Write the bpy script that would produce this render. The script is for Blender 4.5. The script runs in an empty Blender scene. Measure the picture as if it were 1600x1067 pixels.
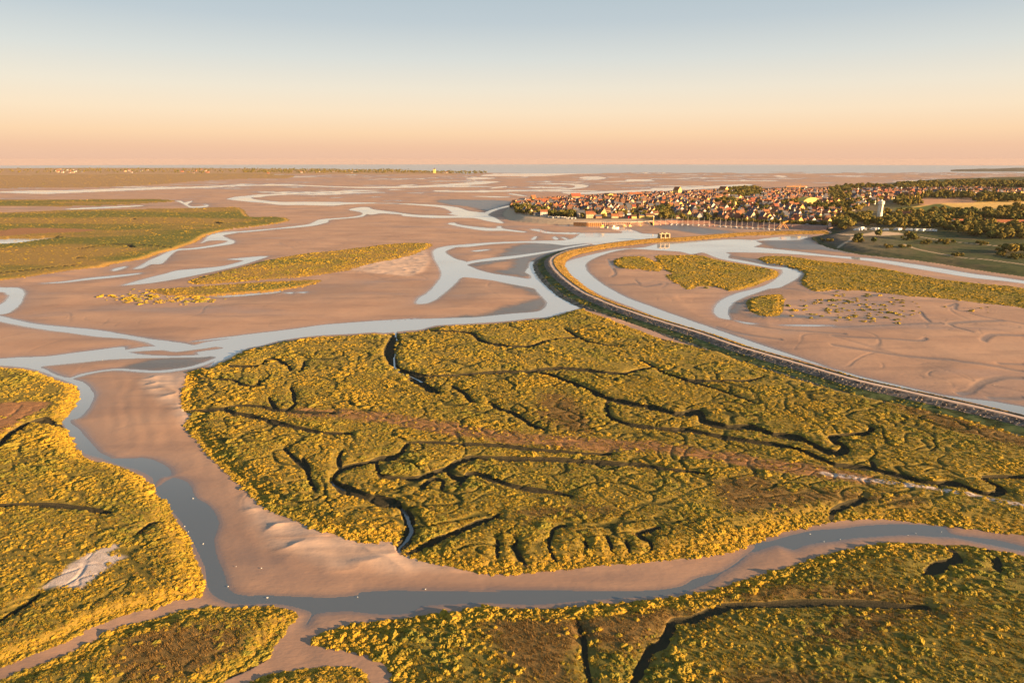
import bpy, bmesh, math, random
import numpy as np
from mathutils import Vector, Matrix

# ------------------------------------------------------------------ camera, light, exposure
S = bpy.context.scene
COL = S.collection
rng = np.random.default_rng(11)
random.seed(5)
CAM_H = 110.0
FPX = 1067.0                       # focal length in pixels of the 1600 px wide photograph
HORIZ = 249.0                      # eye-level row of the photograph
PITCH = math.atan((533.5 - HORIZ) / FPX)
cam_d = bpy.data.cameras.new('camera')
cam = bpy.data.objects.new('camera', cam_d)
COL.objects.link(cam)
cam.location = (0, 0, CAM_H)
cam.rotation_euler = (math.pi / 2 - PITCH, 0, 0)
cam_d.sensor_width = 36.0
cam_d.lens = 36.0 * FPX / 1600.0
cam_d.clip_start = 1.0
cam_d.clip_end = 60000.0
S.camera = cam

SUN_AZ = math.radians(114)         # clockwise from the viewing direction (+Y)
SUN_EL = math.radians(10.0)
world = bpy.data.worlds.new('World')
S.world = world
world.use_nodes = True
wn, wl = world.node_tree.nodes, world.node_tree.links
wn.clear()
w_out = wn.new('ShaderNodeOutputWorld')
w_bg = wn.new('ShaderNodeBackground')
w_bg.inputs['Strength'].default_value = 0.08
sky = wn.new('ShaderNodeTexSky')
sky.sky_type = 'NISHITA'
sky.sun_disc = False
sky.sun_elevation = SUN_EL
sky.sun_rotation = SUN_AZ
sky.air_density = 1.0
sky.dust_density = 2.0
sky.ozone_density = 1.5
# the dawn sky's own colour: a ramp by height above the horizon, the same all round, mixed with the Nishita sky
w_tc = wn.new('ShaderNodeTexCoord')
w_sep = wn.new('ShaderNodeSeparateXYZ')
wl.new(w_tc.outputs['Generated'], w_sep.inputs[0])
w_ramp = wn.new('ShaderNodeValToRGB')
wl.new(w_sep.outputs['Z'], w_ramp.inputs[0])
SKY = [(0.0, (.86, .54, .375)), (.016, (.92, .58, .38)), (.034, (1.0, .69, .43)), (.062, (.985, .785, .56)),
       (.092, (.89, .80, .65)), (.13, (.72, .735, .69)), (.175, (.54, .61, .645)), (.22, (.46, .55, .605)), (.3, (.37, .48, .55)), (.5, (.29, .40, .49)), (1.0, (.20, .31, .42))]
cr = w_ramp.color_ramp
while len(cr.elements) < len(SKY):
    cr.elements.new(0.5)
for e, (p, c) in zip(cr.elements, SKY):
    e.position = p
    e.color = (c[0], c[1], c[2], 1)
w_mul = wn.new('ShaderNodeVectorMath'); w_mul.operation = 'SCALE'
wl.new(w_ramp.outputs[0], w_mul.inputs[0])
w_mul.inputs['Scale'].default_value = 3.1
w_mix = wn.new('ShaderNodeMix'); w_mix.data_type = 'RGBA'
w_mix.inputs['Factor'].default_value = 0.96
wl.new(sky.outputs[0], w_mix.inputs['A'])
wl.new(w_mul.outputs[0], w_mix.inputs['B'])
wl.new(w_mix.outputs['Result'], w_bg.inputs[0])
wl.new(w_bg.outputs[0], w_out.inputs[0])

sun_d = bpy.data.lights.new('sun', 'SUN')
sun_d.energy = 5.0
sun_d.angle = math.radians(0.5)
sun_d.color = (1.0, .62, .29)
sun = bpy.data.objects.new('sun', sun_d)
COL.objects.link(sun)
sv = Vector((math.sin(SUN_AZ) * math.cos(SUN_EL), math.cos(SUN_AZ) * math.cos(SUN_EL), math.sin(SUN_EL)))
sun.rotation_euler = sv.to_track_quat('Z', 'Y').to_euler()
sun.location = (300, -100, 200)

S.view_settings.view_transform = 'Standard'
S.view_settings.look = 'None'
S.view_settings.exposure = 2.0
S.view_settings.gamma = 1.0
S.view_settings.use_curve_mapping = False
S.render.engine = 'CYCLES'
S.cycles.max_bounces = 6
S.cycles.diffuse_bounces = 2
S.cycles.glossy_bounces = 3
S.cycles.use_denoising = True

# ------------------------------------------------------------------ helpers
CP, SP = math.cos(PITCH), math.sin(PITCH)

def ray(u, v):
    a = (u - 800.0) / FPX
    b = (533.5 - v) / FPX
    return a, CP + b * SP, -SP + b * CP

def ground(u, v, z=0.0):
    """point of the level plane z that the photograph shows at pixel (u, v)"""
    dx, dy, dz = ray(u, v)
    t = (CAM_H - z) / max(-dz, 1e-5)
    return dx * t, dy * t

def pixel(x, y, z):
    """where a point of the place shows in the photograph"""
    dz = z - CAM_H
    f = y * CP - dz * SP
    return 800 + FPX * x / f, 533.5 - FPX * (y * SP + dz * CP) / f

CROPS = dict(c1=(760, 280, 5), c2=(1060, 280, 5.714), c3=(1320, 280, 5.714), c4=(0, 240, 4), c5=(380, 240, 3.81),
             m1=(0, 460, 3.5575), m2=(0, 740, 3.2636), m3=(260, 480, 3.81), m4=(380, 680, 3.5575), m5=(640, 480, 3.478),
             m6=(1080, 540, 3.077), m7=(760, 760, 3.475), m8=(1160, 780, 3.636), r1=(1080, 370, 5), r2=(1300, 420, 4.447),
             r3=(600, 340, 5), r4=(200, 360, 3.2), r5=(700, 250, 5.333), r6=(400, 290, 4), r7=(980, 250, 5),
             r8=(1300, 240, 5.333), d8=(820, 340, 6.154), c7=(1280, 340, 5), p=(0, 0, 1))

def trace(*parts):
    """survey notes (name of the enlarged detail, then points read off it) -> pixels of the whole photograph"""
    out, cur = [], (0, 0, 1)
    for q in parts:
        if isinstance(q, str):
            cur = CROPS[q]
        else:
            out.append((cur[0] + q[0] / cur[2], cur[1] + q[1] / cur[2]))
    return out

def smooth(pts, closed, k=3):
    n = len(pts)
    P = np.array(pts, float)
    res = []
    for i in range(n if closed else n - 1):
        if closed:
            a, b, c, d = P[(i - 1) % n], P[i], P[(i + 1) % n], P[(i + 2) % n]
        else:
            a, b, c, d = P[max(i - 1, 0)], P[i], P[i + 1], P[min(i + 2, n - 1)]
        for s in range(k):
            t = s / k
            m1, m2 = .4 * (c - a), .4 * (d - b)
            res.append((2 * t ** 3 - 3 * t * t + 1) * b + (t ** 3 - 2 * t * t + t) * m1 + (3 * t * t - 2 * t ** 3) * c + (t ** 3 - t * t) * m2)
    if not closed:
        res.append(P[-1])
    return np.array(res)

def world_line(tr, z=0.0, closed=True, k=3):
    return np.array([ground(u, v, z) for u, v in smooth(tr, closed, k)])

# ---- numpy noise
_perm = np.random.default_rng(3).permutation(4096).astype(np.int64)
_ang = np.random.default_rng(4).random(4096) * 2 * np.pi
_gx, _gy = np.cos(_ang).astype(np.float32), np.sin(_ang).astype(np.float32)

def perlin(x, y):
    xi, yi = np.floor(x).astype(np.int64), np.floor(y).astype(np.int64)
    fx, fy = (x - xi).astype(np.float32), (y - yi).astype(np.float32)
    ux, uy = fx * fx * fx * (fx * (fx * 6 - 15) + 10), fy * fy * fy * (fy * (fy * 6 - 15) + 10)
    def g(ix, iy, dx, dy):
        h = _perm[(_perm[ix & 4095] + iy) & 4095]
        return _gx[h] * dx + _gy[h] * dy
    n00, n10 = g(xi, yi, fx, fy), g(xi + 1, yi, fx - 1, fy)
    n01, n11 = g(xi, yi + 1, fx, fy - 1), g(xi + 1, yi + 1, fx - 1, fy - 1)
    a = n00 + ux * (n10 - n00)
    b = n01 + ux * (n11 - n01)
    return (a + uy * (b - a)) * 1.5

def fbm(x, y, w, octaves=3, seed=0.0, rough=.5):
    out, amp, tot = 0, 1.0, 0
    for o in range(octaves):
        out = out + amp * perlin(x / w + seed + 17.3 * o, y / w - seed * 1.7 + 9.1 * o)
        tot += amp
        amp *= rough
        w = w / 2.03
    return out / tot

def sstep(a, b, x):
    t = np.clip((x - a) / (b - a), 0, 1)
    return t * t * (3 - 2 * t)

# ---- node materials
class Mat:
    def __init__(self, name):
        self.m = bpy.data.materials.new(name)
        self.m.use_nodes = True
        self.n, self.l = self.m.node_tree.nodes, self.m.node_tree.links
        self.b = self.n['Principled BSDF']
        self.b.inputs['Roughness'].default_value = .85
        self.b.inputs['Specular IOR Level'].default_value = .25
    def node(self, t, **kw):
        n = self.n.new(t)
        for k, v in kw.items():
            setattr(n, k, v)
        return n
    def put(self, sock, v):
        if hasattr(v, 'links') or isinstance(v, bpy.types.NodeSocket):
            self.l.new(v, sock)
        elif isinstance(v, (tuple, list)):
            sock.default_value = (*v, 1) if len(v) == 3 and sock.type == 'RGBA' else v
        else:
            sock.default_value = v
    def coords(self):
        if not hasattr(self, '_pos'):
            self._pos = self.node('ShaderNodeNewGeometry').outputs['Position']
        return self._pos
    def noise(self, scale, detail=3, vec=None, rough=.5, stretch=None):
        n = self.node('ShaderNodeTexNoise')
        v = vec or self.coords()
        if stretch:
            mp = self.node('ShaderNodeMapping')
            mp.inputs['Scale'].default_value = stretch
            self.l.new(v, mp.inputs[0])
            v = mp.outputs[0]
        self.l.new(v, n.inputs['Vector'])
        n.inputs['Scale'].default_value = scale
        n.inputs['Detail'].default_value = detail
        n.inputs['Roughness'].default_value = rough
        return n.outputs['Fac']
    def attr(self, name, kind='GEOMETRY'):
        n = self.node('ShaderNodeAttribute', attribute_name=name, attribute_type=kind)
        return n.outputs['Fac']
    def attrc(self, name, kind='GEOMETRY'):
        return self.node('ShaderNodeAttribute', attribute_name=name, attribute_type=kind).outputs['Color']
    def ramp(self, fac, a, b, lo=0.0, hi=1.0):
        n = self.node('ShaderNodeMapRange')
        n.interpolation_type = 'SMOOTHSTEP'
        self.put(n.inputs['Value'], fac)
        for k, v in (('From Min', a), ('From Max', b), ('To Min', lo), ('To Max', hi)):
            n.inputs[k].default_value = v
        return n.outputs[0]
    def mix(self, fac, a, b):
        n = self.node('ShaderNodeMix', data_type='RGBA')
        self.put(n.inputs['Factor'], fac)
        self.put(n.inputs['A'], a)
        self.put(n.inputs['B'], b)
        return n.outputs['Result']
    def math(self, op, a, b=0.0):
        n = self.node('ShaderNodeMath', operation=op)
        self.put(n.inputs[0], a)
        self.put(n.inputs[1], b)
        return n.outputs[0]
    def bump(self, h, dist, strength=1.0):
        n = self.node('ShaderNodeBump')
        n.inputs['Distance'].default_value = dist
        n.inputs['Strength'].default_value = strength
        self.l.new(h, n.inputs['Height'])
        self.l.new(n.outputs[0], self.b.inputs['Normal'])
    def set(self, color=None, rough=None, spec=None, ior=None):
        if color is not None: self.put(self.b.inputs['Base Color'], color)
        if rough is not None: self.put(self.b.inputs['Roughness'], rough)
        if spec is not None: self.put(self.b.inputs['Specular IOR Level'], spec)
        if ior is not None: self.put(self.b.inputs['IOR'], ior)
        return self.m

def flat_mat(name, color, rough=.8, var=.15, scale=.6, spec=.25):
    m = Mat(name)
    n = m.noise(scale, 3)
    k = m.ramp(n, .3, .7)
    a = tuple(c * (1 - var) for c in color)
    b = tuple(min(1, c * (1 + var)) for c in color)
    return m.set(m.mix(k, a, b), rough, spec)

def tag(o, label=None, cat=None, group=None, kind=None):
    if label: o['label'] = label
    if cat: o['category'] = cat
    if group: o['group'] = group
    if kind: o['kind'] = kind
    return o

def mesh_np(name, co, faces, mat=None, parent=None, shade=False, attrs=None):
    """link one mesh object from numpy vertices and an (n, 3 or 4) face array"""
    me = bpy.data.meshes.new(name)
    nv, nf, k = len(co), len(faces), faces.shape[1]
    me.vertices.add(nv)
    me.vertices.foreach_set('co', np.ascontiguousarray(co, np.float32).ravel())
    me.loops.add(nf * k)
    me.polygons.add(nf)
    me.loops.foreach_set('vertex_index', np.ascontiguousarray(faces, np.int32).ravel())
    me.polygons.foreach_set('loop_start', np.arange(0, nf * k, k, dtype=np.int32))
    me.polygons.foreach_set('loop_total', np.full(nf, k, dtype=np.int32))
    if shade:
        me.polygons.foreach_set('use_smooth', np.ones(nf, bool))
    for an, (typ, arr) in (attrs or {}).items():
        at = me.attributes.new(an, typ, 'POINT')
        at.data.foreach_set({'FLOAT': 'value', 'INT': 'value', 'FLOAT_VECTOR': 'vector'}[typ], np.ascontiguousarray(arr).ravel())
    me.update(calc_edges=True)
    if mat: me.materials.append(mat)
    o = bpy.data.objects.new(name, me)
    COL.objects.link(o)
    if parent: o.parent = parent
    return o

class MB:
    """collects shapes and links them as one mesh object"""
    def __init__(self):
        self.v, self.f = [], []
    def add(self, vs, fs):
        n = len(self.v)
        self.v += [tuple(p) for p in vs]
        self.f += [tuple(i + n for i in f) for f in fs]
        return self
    def box(self, x0, x1, y0, y1, z0, z1, rz=0.0, c=(0, 0)):
        cs, sn = math.cos(rz), math.sin(rz)
        P = []
        for z in (z0, z1):
            for x, y in ((x0, y0), (x1, y0), (x1, y1), (x0, y1)):
                P.append((c[0] + x * cs - y * sn, c[1] + x * sn + y * cs, z))
        return self.add(P, [(3, 2, 1, 0), (4, 5, 6, 7), (0, 1, 5, 4), (1, 2, 6, 5), (2, 3, 7, 6), (3, 0, 4, 7)])
    def lathe(self, prof, n=12, c=(0, 0), cap=True):
        P, F = [], []
        for r, z in prof:
            for i in range(n):
                a = 2 * math.pi * i / n
                P.append((c[0] + r * math.cos(a), c[1] + r * math.sin(a), z))
        for k in range(len(prof) - 1):
            for i in range(n):
                j = (i + 1) % n
                F.append((k * n + i, k * n + j, (k + 1) * n + j, (k + 1) * n + i))
        if cap:
            F.append(tuple(range(n - 1, -1, -1)))
            F.append(tuple((len(prof) - 1) * n + i for i in range(n)))
        return self.add(P, F)
    def bar(self, a, b, r0, r1=None, n=6):
        r1 = r0 if r1 is None else r1
        a, b = Vector(a), Vector(b)
        d = (b - a).normalized()
        s = d.orthogonal().normalized()
        t = d.cross(s)
        P = []
        for p, r in ((a, r0), (b, r1)):
            for i in range(n):
                w = 2 * math.pi * i / n
                P.append(p + s * (r * math.cos(w)) + t * (r * math.sin(w)))
        F = [(i, (i + 1) % n, n + (i + 1) % n, n + i) for i in range(n)]
        F += [tuple(range(n - 1, -1, -1)), tuple(range(n, 2 * n))]
        return self.add(P, F)
    def mesh(self, name):
        me = bpy.data.meshes.new(name)
        me.from_pydata(self.v, [], self.f)
        me.update()
        return me
    def build(self, name, mat=None, parent=None, smooth=False):
        me = self.mesh(name)
        if mat: me.materials.append(mat)
        if smooth:
            me.polygons.foreach_set('use_smooth', [True] * len(me.polygons))
        o = bpy.data.objects.new(name, me)
        COL.objects.link(o)
        if parent: o.parent = parent
        return o

def empty(name, loc, rz=0.0, sc=1.0):
    o = bpy.data.objects.new(name, None)
    o.empty_display_size = 1
    COL.objects.link(o)
    o.location = loc
    o.rotation_euler = (0, 0, rz)
    o.scale = (sc, sc, sc)
    return o

def part(name, me, parent, mat=None):
    o = bpy.data.objects.new(name, me)
    COL.objects.link(o)
    o.parent = parent
    if mat:
        if not me.materials: me.materials.append(mat)
        o.material_slots[0].link = 'OBJECT'
        o.material_slots[0].material = mat
    return o
# ------------------------------------------------------------------ survey of the bay
WATER = [
    # main river: from the left edge to the bend below the dike, then up to the harbour pool
    trace('m1', (-80, 112), (0, 120), (60, 135), (200, 165), (400, 185), (560, 200), (700, 225), (850, 250), (1000, 268), (1080, 282), (1150, 264), (1300, 242),
          'r4', (325, 556), (400, 545), (600, 520), (850, 490), (1000, 470), (1250, 452), (1450, 440),
          'r3', (0, 815), (100, 803), (400, 788), (700, 780), (1000, 750), (1200, 735), (1262, 702), (1275, 665), (1240, 620), (1200, 580), (1170, 552), (1000, 520),
          (850, 490), (650, 466), (592, 475), (550, 520), (480, 580), (400, 640), (330, 670), (250, 672), (272, 630), (340, 590), (390, 540), (430, 490), (450, 450),
          (440, 400), (400, 330), (385, 270), (420, 240), (520, 220), (650, 210), (850, 195), (1050, 188), (1200, 183), (1400, 179), (1480, 165), (1530, 130),
          'd8', (560, 150), (700, 150), (880, 151), (945, 146), (900, 122), (800, 104), (700, 98), (560, 92), (440, 86), (330, 82), (330, 74), (480, 74), (700, 80), (880, 88), (980, 106), (1060, 130), (1130, 156), (1280, 163), (1290, 196), (1000, 218), (800, 242), (680, 262),
          'r3', (1600, 200), (1420, 216), (1300, 205), (1100, 197), (850, 207), (660, 228), (560, 232), (490, 256), (475, 270), (500, 292), (560, 325), (640, 345), (650, 372), (740, 410), (860, 440), (1000, 460), (1137, 480),
          (1148, 452), (1105, 426), (1132, 390), (1142, 352), (1165, 347), (1162, 390), (1185, 450), (1215, 500), (1300, 555), (1400, 610), (1550, 692), (1400, 742), (1280, 775), (1150, 785), (950, 808), (750, 822), (550, 832), (400, 842), (290, 872), (180, 882), (0, 900),
          'm3', (1240, 148), (1100, 158), (900, 168), (700, 193), (560, 228), (480, 243), (400, 283), (260, 348),
          'm1', (1210, 350), (1120, 336), (1100, 320), (1240, 300), (1200, 290), (1120, 302), (980, 318), (900, 308), (760, 316), (690, 322), (680, 312), (800, 292), (868, 288), (800, 262), (700, 245), (550, 235), (400, 215), (250, 195), (100, 170), (0, 150), (-80, 146)),
    # channel from the pool along the dike to the bend
    trace('r3', (1592, 206), (1420, 233), (1300, 260), (1050, 295), (850, 315), (650, 346), (640, 368), (720, 350), (860, 334), (1000, 320), (1200, 288), (1410, 248), (1440, 238), (1592, 214)),
    # lower left branch
    trace('m1', (-80, 360), (0, 357), (100, 350), (250, 345), (450, 320), (600, 300), (690, 292), (700, 318), (800, 335), (950, 342), (1080, 338), (1160, 330), (1240, 320), (1150, 345), (1000, 350), (900, 352), (750, 354), (600, 362), (450, 377), (300, 392), (225, 402),
          (260, 420), (330, 452), (390, 463), (450, 443), (550, 424), (650, 412), (760, 418), (860, 424), (960, 415), (1060, 400), (1140, 375), (1210, 348), (1280, 330), (1250, 350), (1200, 368), (1130, 394), (1050, 414), (950, 430), (850, 434), (750, 428), (650, 421), (550, 430), (455, 452), (405, 470),
          (460, 487), (500, 520), (525, 560), (510, 600), (480, 650), (440, 685), (392, 697), (400, 720), (450, 762), (510, 830), (560, 880), (620, 908), (560, 908), (470, 882), (428, 842), (405, 802), (368, 742), (343, 700), (378, 660), (410, 620), (438, 570), (442, 530), (418, 502), (370, 482), (300, 457), (230, 427), (150, 407), (60, 397), (0, 395), (-80, 392)),
    trace('m1', (560, 905), (640, 912), (720, 912), (800, 908), (880, 930), (940, 968), (950, 1005), (900, 1015), (865, 1045), (868, 1075),
          'm2', (880, 20), (960, 45), (1000, 120), (1050, 150), (1100, 200), (1115, 262), (1090, 340), (1110, 420), (1135, 480), (1155, 540), (1170, 585), (1210, 612), (1300, 626), (1436, 632),
          'm4', (60, 890), (130, 890), (300, 896), (500, 900), (630, 888), (660, 870), (900, 862), (1100, 864), (1423, 868),
          'm7', (0, 560), (200, 560), (400, 560), (600, 568), (800, 570), (950, 560), (1060, 540), (1130, 500), (1250, 470), (1330, 430), (1400, 380), (1460, 330),
          'm8', (60, 245), (140, 240), (220, 218), (300, 198), (400, 178), (520, 168), (700, 149), (850, 140), (1000, 144), (1130, 155), (1160, 172), (1180, 192), (1240, 205), (1330, 215), (1450, 232), (1600, 268), (1800, 320), (2600, 520), (2600, 570), (1800, 350), (1600, 296), (1450, 266), (1300, 236), (1200, 217), (1100, 212), (950, 202), (800, 207), (650, 218), (540, 236), (440, 246), (350, 262), (290, 285), (230, 270), (180, 262), (60, 300),
          'm7', (1440, 350), (1360, 420), (1280, 470), (1200, 520), (1080, 568), (950, 590), (760, 603), (600, 614), (450, 628), (250, 640), (0, 632),
          'm4', (1423, 930), (1200, 936), (1000, 952), (920, 990), (750, 990), (600, 976), (500, 981), (400, 996), (360, 1050), (345, 1050), (375, 990), (330, 966), (250, 945), (130, 930), (0, 936),
          'm2', (1300, 662), (1180, 660), (1085, 620), (1055, 565), (1048, 485), (1008, 402), (970, 322), (930, 255), (868, 175), (800, 98), (782, 40), 'm1', (845, 1020), (800, 992), (740, 968), (640, 938)),
    # left loop
    trace('m1', (-80, -44), 'c4', (0, 838), (100, 838), (138, 850), (150, 880), 'm1', (130, 2), (122, 35), (90, 75), (40, 104), (0, 110), (-60, 108), (-60, 60), (0, 57), (35, 35), (55, 5), 'c4', (48, 882), (35, 868), (0, 864), (-60, 860)),
    trace('c4', (0, 532), (120, 530), (300, 527), (405, 529), (330, 540), (230, 552), (130, 567), (50, 572), (-60, 574), (-60, 533)),
    # streams round the far left marsh
    trace('c5', (0, 462), (200, 445), (330, 430), (400, 420), (440, 400), (470, 392), (560, 385), (640, 380), (700, 370), (715, 360), (722, 366), (700, 378), (600, 388), (510, 395), (500, 410), (440, 425), (400, 432), (300, 442), (200, 450), (0, 470),
          'c4', (1500, 492), (1410, 508), (1390, 515), (1430, 535), (1465, 548), (1450, 565), (1350, 580), (1220, 598), (1110, 606), (1060, 640), (1010, 688), (940, 692), (880, 718), (840, 720), (900, 690), (940, 665), (1000, 640), (1040, 620), (1080, 600), (1200, 592), (1300, 578), (1390, 562), (1430, 548), (1390, 542), (1300, 545), (1260, 560), (1285, 540), (1300, 520), (1340, 500), (1420, 490)),
    trace('c4', (260, 812), (400, 800), (560, 778), (700, 765), (870, 748), (850, 756), (700, 775), (560, 788), (400, 806)),
    trace('c4', (710, 722), (780, 706), (780, 714), (715, 734)),
    trace('c4', (775, 822), (900, 785), (1040, 750), (1120, 730), (1300, 715), (1420, 700), (1520, 672), (1500, 665), (1420, 662), (1500, 654), (1600, 645),
          'r4', (700, 130), (640, 150), (560, 175), (450, 200), (330, 225), (230, 245), (120, 262), (0, 273)),
    trace('r4', (400, 332), (500, 324), (620, 316), (760, 304), (740, 312), (620, 324), (500, 332)),
    trace('r4', (780, 312), (820, 310), (815, 316)), trace('r4', (850, 310), (890, 308), (880, 313)),
    trace('r3', (690, 262), (760, 252), (820, 250), (800, 257), (730, 266)),
    trace('r3', (498, 46), (550, 40), (560, 50), (620, 62), (720, 74), (830, 84), (890, 88), (905, 68), (915, 72), (910, 84), (1000, 98), (1110, 112), (1080, 116), (960, 104), (850, 96), (700, 84), (600, 70), (540, 54)),
    trace('r3', (1140, 92), (1200, 90), (1250, 106), (1340, 118), (1450, 116), (1540, 122), (1480, 132), (1390, 128), (1280, 124), (1200, 108)),
    trace('r3', (1150, 172), (1180, 148), (1192, 150), (1175, 176)), trace('r3', (1320, 160), (1335, 150), (1360, 170), (1340, 174)), trace('r3', (1380, 152), (1410, 158), (1440, 172), (1420, 172)),
    # braided streams of the outer bay
    trace('r6', (-90, 75), (0, 88), (80, 98), (180, 104), (300, 102), (450, 104), (620, 106), (800, 110), (1000, 116), (1150, 124), (1260, 138), (1330, 160), (1420, 170), (1450, 172),
          'r5', (310, 440), (370, 415), (440, 396), (500, 382), (510, 388), (420, 412), (350, 440), (330, 462), (390, 484), 'r6', (1545, 236), (1450, 222), (1350, 202), (1100, 202), (920, 190), (920, 182), (860, 178), (780, 174), (720, 182), (690, 176), (680, 186), (640, 198), (500, 210), (430, 216), (420, 212), (520, 206), (630, 192), (672, 178), (650, 165), (580, 152), (640, 138), (700, 136), (730, 150), (860, 166), (900, 172), (1000, 184), (1200, 190), (1270, 188), (1200, 178), (1230, 172), (1190, 146), (1120, 132), (900, 116), (760, 112), (560, 118), (480, 126), (300, 122), (160, 122), (60, 110), (-30, 98), (-100, 84)),
    trace('r6', (-20, 60), (100, 54), (300, 44), (500, 36), (560, 33), (800, 28), (560, 42), (300, 52), (120, 62), (0, 70), (-60, 82), (-90, 76)),
    trace('r6', (1430, 282), (1300, 262), (1250, 252), (1200, 240), (1240, 232), (1260, 246), (1400, 262), (1500, 268), (1510, 254), (1530, 256), (1540, 270), (1640, 284), (1560, 282)),
    trace('c4', (-60, 238), (0, 238), (200, 232), (450, 230), (650, 222), (900, 214), (1200, 208), (1400, 200), (1600, 196), 'c5', (300, 186), (600, 198), (900, 197), (1100, 190), (1300, 176), (1450, 166), (1530, 170), (1400, 182), (1200, 196), (1000, 204), (700, 206), (300, 192), 'c4', (1500, 204), (1200, 216), (800, 232), (500, 244), (300, 252), (160, 250), (0, 244), (-60, 244)),
    trace('c4', (420, 346), (600, 336), (880, 325), (860, 331), (620, 344), (440, 350)),
    trace('c4', (1095, 295), (1130, 296), (1150, 308), (1200, 296), (1190, 306), (1170, 320), (1200, 332), (1290, 326), (1270, 318), (1300, 322), (1290, 334), (1200, 340), (1165, 325), (1130, 306)),
    trace('c4', (1420, 284), (1500, 268), (1640, 262), (1640, 272), (1560, 275), (1600, 290), (1640, 300), (1640, 308), (1540, 300), (1450, 290)),
    trace('r5', (-100, 212), (0, 206), (160, 190), (300, 180), (420, 182), (380, 190), (300, 202), (100, 214), (-100, 226)),
    trace('r5', (-100, 256), (100, 258), (350, 256), (600, 252), (800, 248), (1000, 238), (1060, 226), (1050, 212), (980, 205), (850, 200), (700, 196), (850, 194), (1000, 198), (1120, 206), (1170, 218), (1120, 234), (1000, 246), (800, 256), (500, 264), (200, 268), (-100, 264)),
    trace('r5', (350, 240), (380, 228), (480, 220), (490, 226), (420, 234)), trace('r5', (500, 284), (540, 282), (660, 302), (620, 302)),
    trace('r5', (200, 304), (400, 304), (540, 312), (400, 312)), trace('r5', (1090, 150), (1160, 138), (1280, 142), (1320, 154), (1250, 162), (1150, 160)),
    trace('r5', (1300, 182), (1450, 176), (1700, 172), (1700, 178), (1450, 182)), trace('r5', (950, 268), (1100, 270), (1300, 262), (1500, 254), (1700, 246), 'r7', (200, 222), (500, 214), (800, 196), (920, 190), (980, 196), (900, 212), (700, 222), (500, 232), (300, 244), (100, 256), (0, 262), 'r5', (1500, 274), (1350, 272), (1200, 284), (1000, 282)),
    trace('r5', (740, 324), (900, 314), (1100, 304), (1280, 292), (1300, 296), (1120, 312), (900, 322), (760, 332)),
    trace('r5', (60, 96), (300, 92), (600, 88), (900, 84), (1250, 80), (1600, 78), 'r7', (400, 80), (700, 78), (1000, 78), (1000, 84), (700, 86), (400, 90), 'r5', (1700, 98), (1400, 108), (1200, 112), (1000, 122), (850, 134), (650, 138), (450, 136), (300, 136), (280, 128), (400, 116), (600, 112), (640, 106), (480, 102), (250, 100)),
    trace('r5', (150, 152), (260, 146), (400, 152), (300, 162), (180, 160)), trace('r7', (1140, 126), (1190, 122), (1250, 130), (1210, 136)), trace('r7', (0, 154), (150, 152), (200, 158), (60, 164), (0, 164)),
    trace('r8', (380, 150), (520, 142), (640, 152), (560, 162), (430, 160)),
    # basin behind the dike: canal, pool, arms
    trace('p', (1850, 725), (1600, 648), 'm6', (1100, 215), (800, 145), (500, 60), (300, 10), 'd8', (1330, 975), (1050, 866), (850, 790), (700, 726), (560, 650), (430, 564), (378, 492), (385, 437), (480, 400), (610, 366), (880, 308), (1160, 287), (1310, 240), (1420, 243),
          'p', (1060, 379), (1100, 376), (1144, 374.5), (1182, 375.2), (1193, 373.2), (1217.5, 370.6), (1235, 368.4), (1263, 368.6), (1249, 375), (1205, 375.8), (1180, 376.5), (1190, 381), (1177, 385.6), (1183, 386.6), (1235, 392), (1294.5, 399), (1360, 404), (1440, 415), (1520, 428), (1544, 431), (1600, 439), (1850, 476), (1850, 482), (1600, 443), (1520, 434), (1440, 421), (1360, 408), (1280, 400), (1217, 396), (1172, 394.6), (1134, 394.4), (1140, 397.5), (1137, 402),
          'r1', (300, 170), (400, 186), (500, 206), (620, 231), (720, 240), (790, 246), (860, 270), (830, 320), (760, 360), (690, 396), (600, 406), (500, 440), (400, 476), (330, 512), (295, 550), (282, 590), (300, 640), (290, 645), (220, 630), (185, 600), (180, 570), (200, 530), (230, 500), (280, 474), (350, 444), (450, 419), (560, 389), (640, 350), (690, 310), (720, 280), (710, 256), (660, 250), (580, 236), (450, 212), (330, 192), (230, 172), (170, 152), (90, 122), (0, 136),
          'd8', (1500, 328), (1300, 316), (1080, 302), (960, 306), (820, 335), (700, 376), (610, 420), (580, 466), (620, 540), (760, 650), (980, 770), (1200, 850), (1450, 940), 'm6', (345, 0), (600, 84), (850, 168), (1200, 238), (1600, 295), 'p', (1850, 706)),
    trace('r1', (350, 655), (420, 668), (510, 680), (430, 678)), trace('r1', (700, 691), (850, 688), (1000, 690), (1110, 694), (900, 697)),
]
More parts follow.
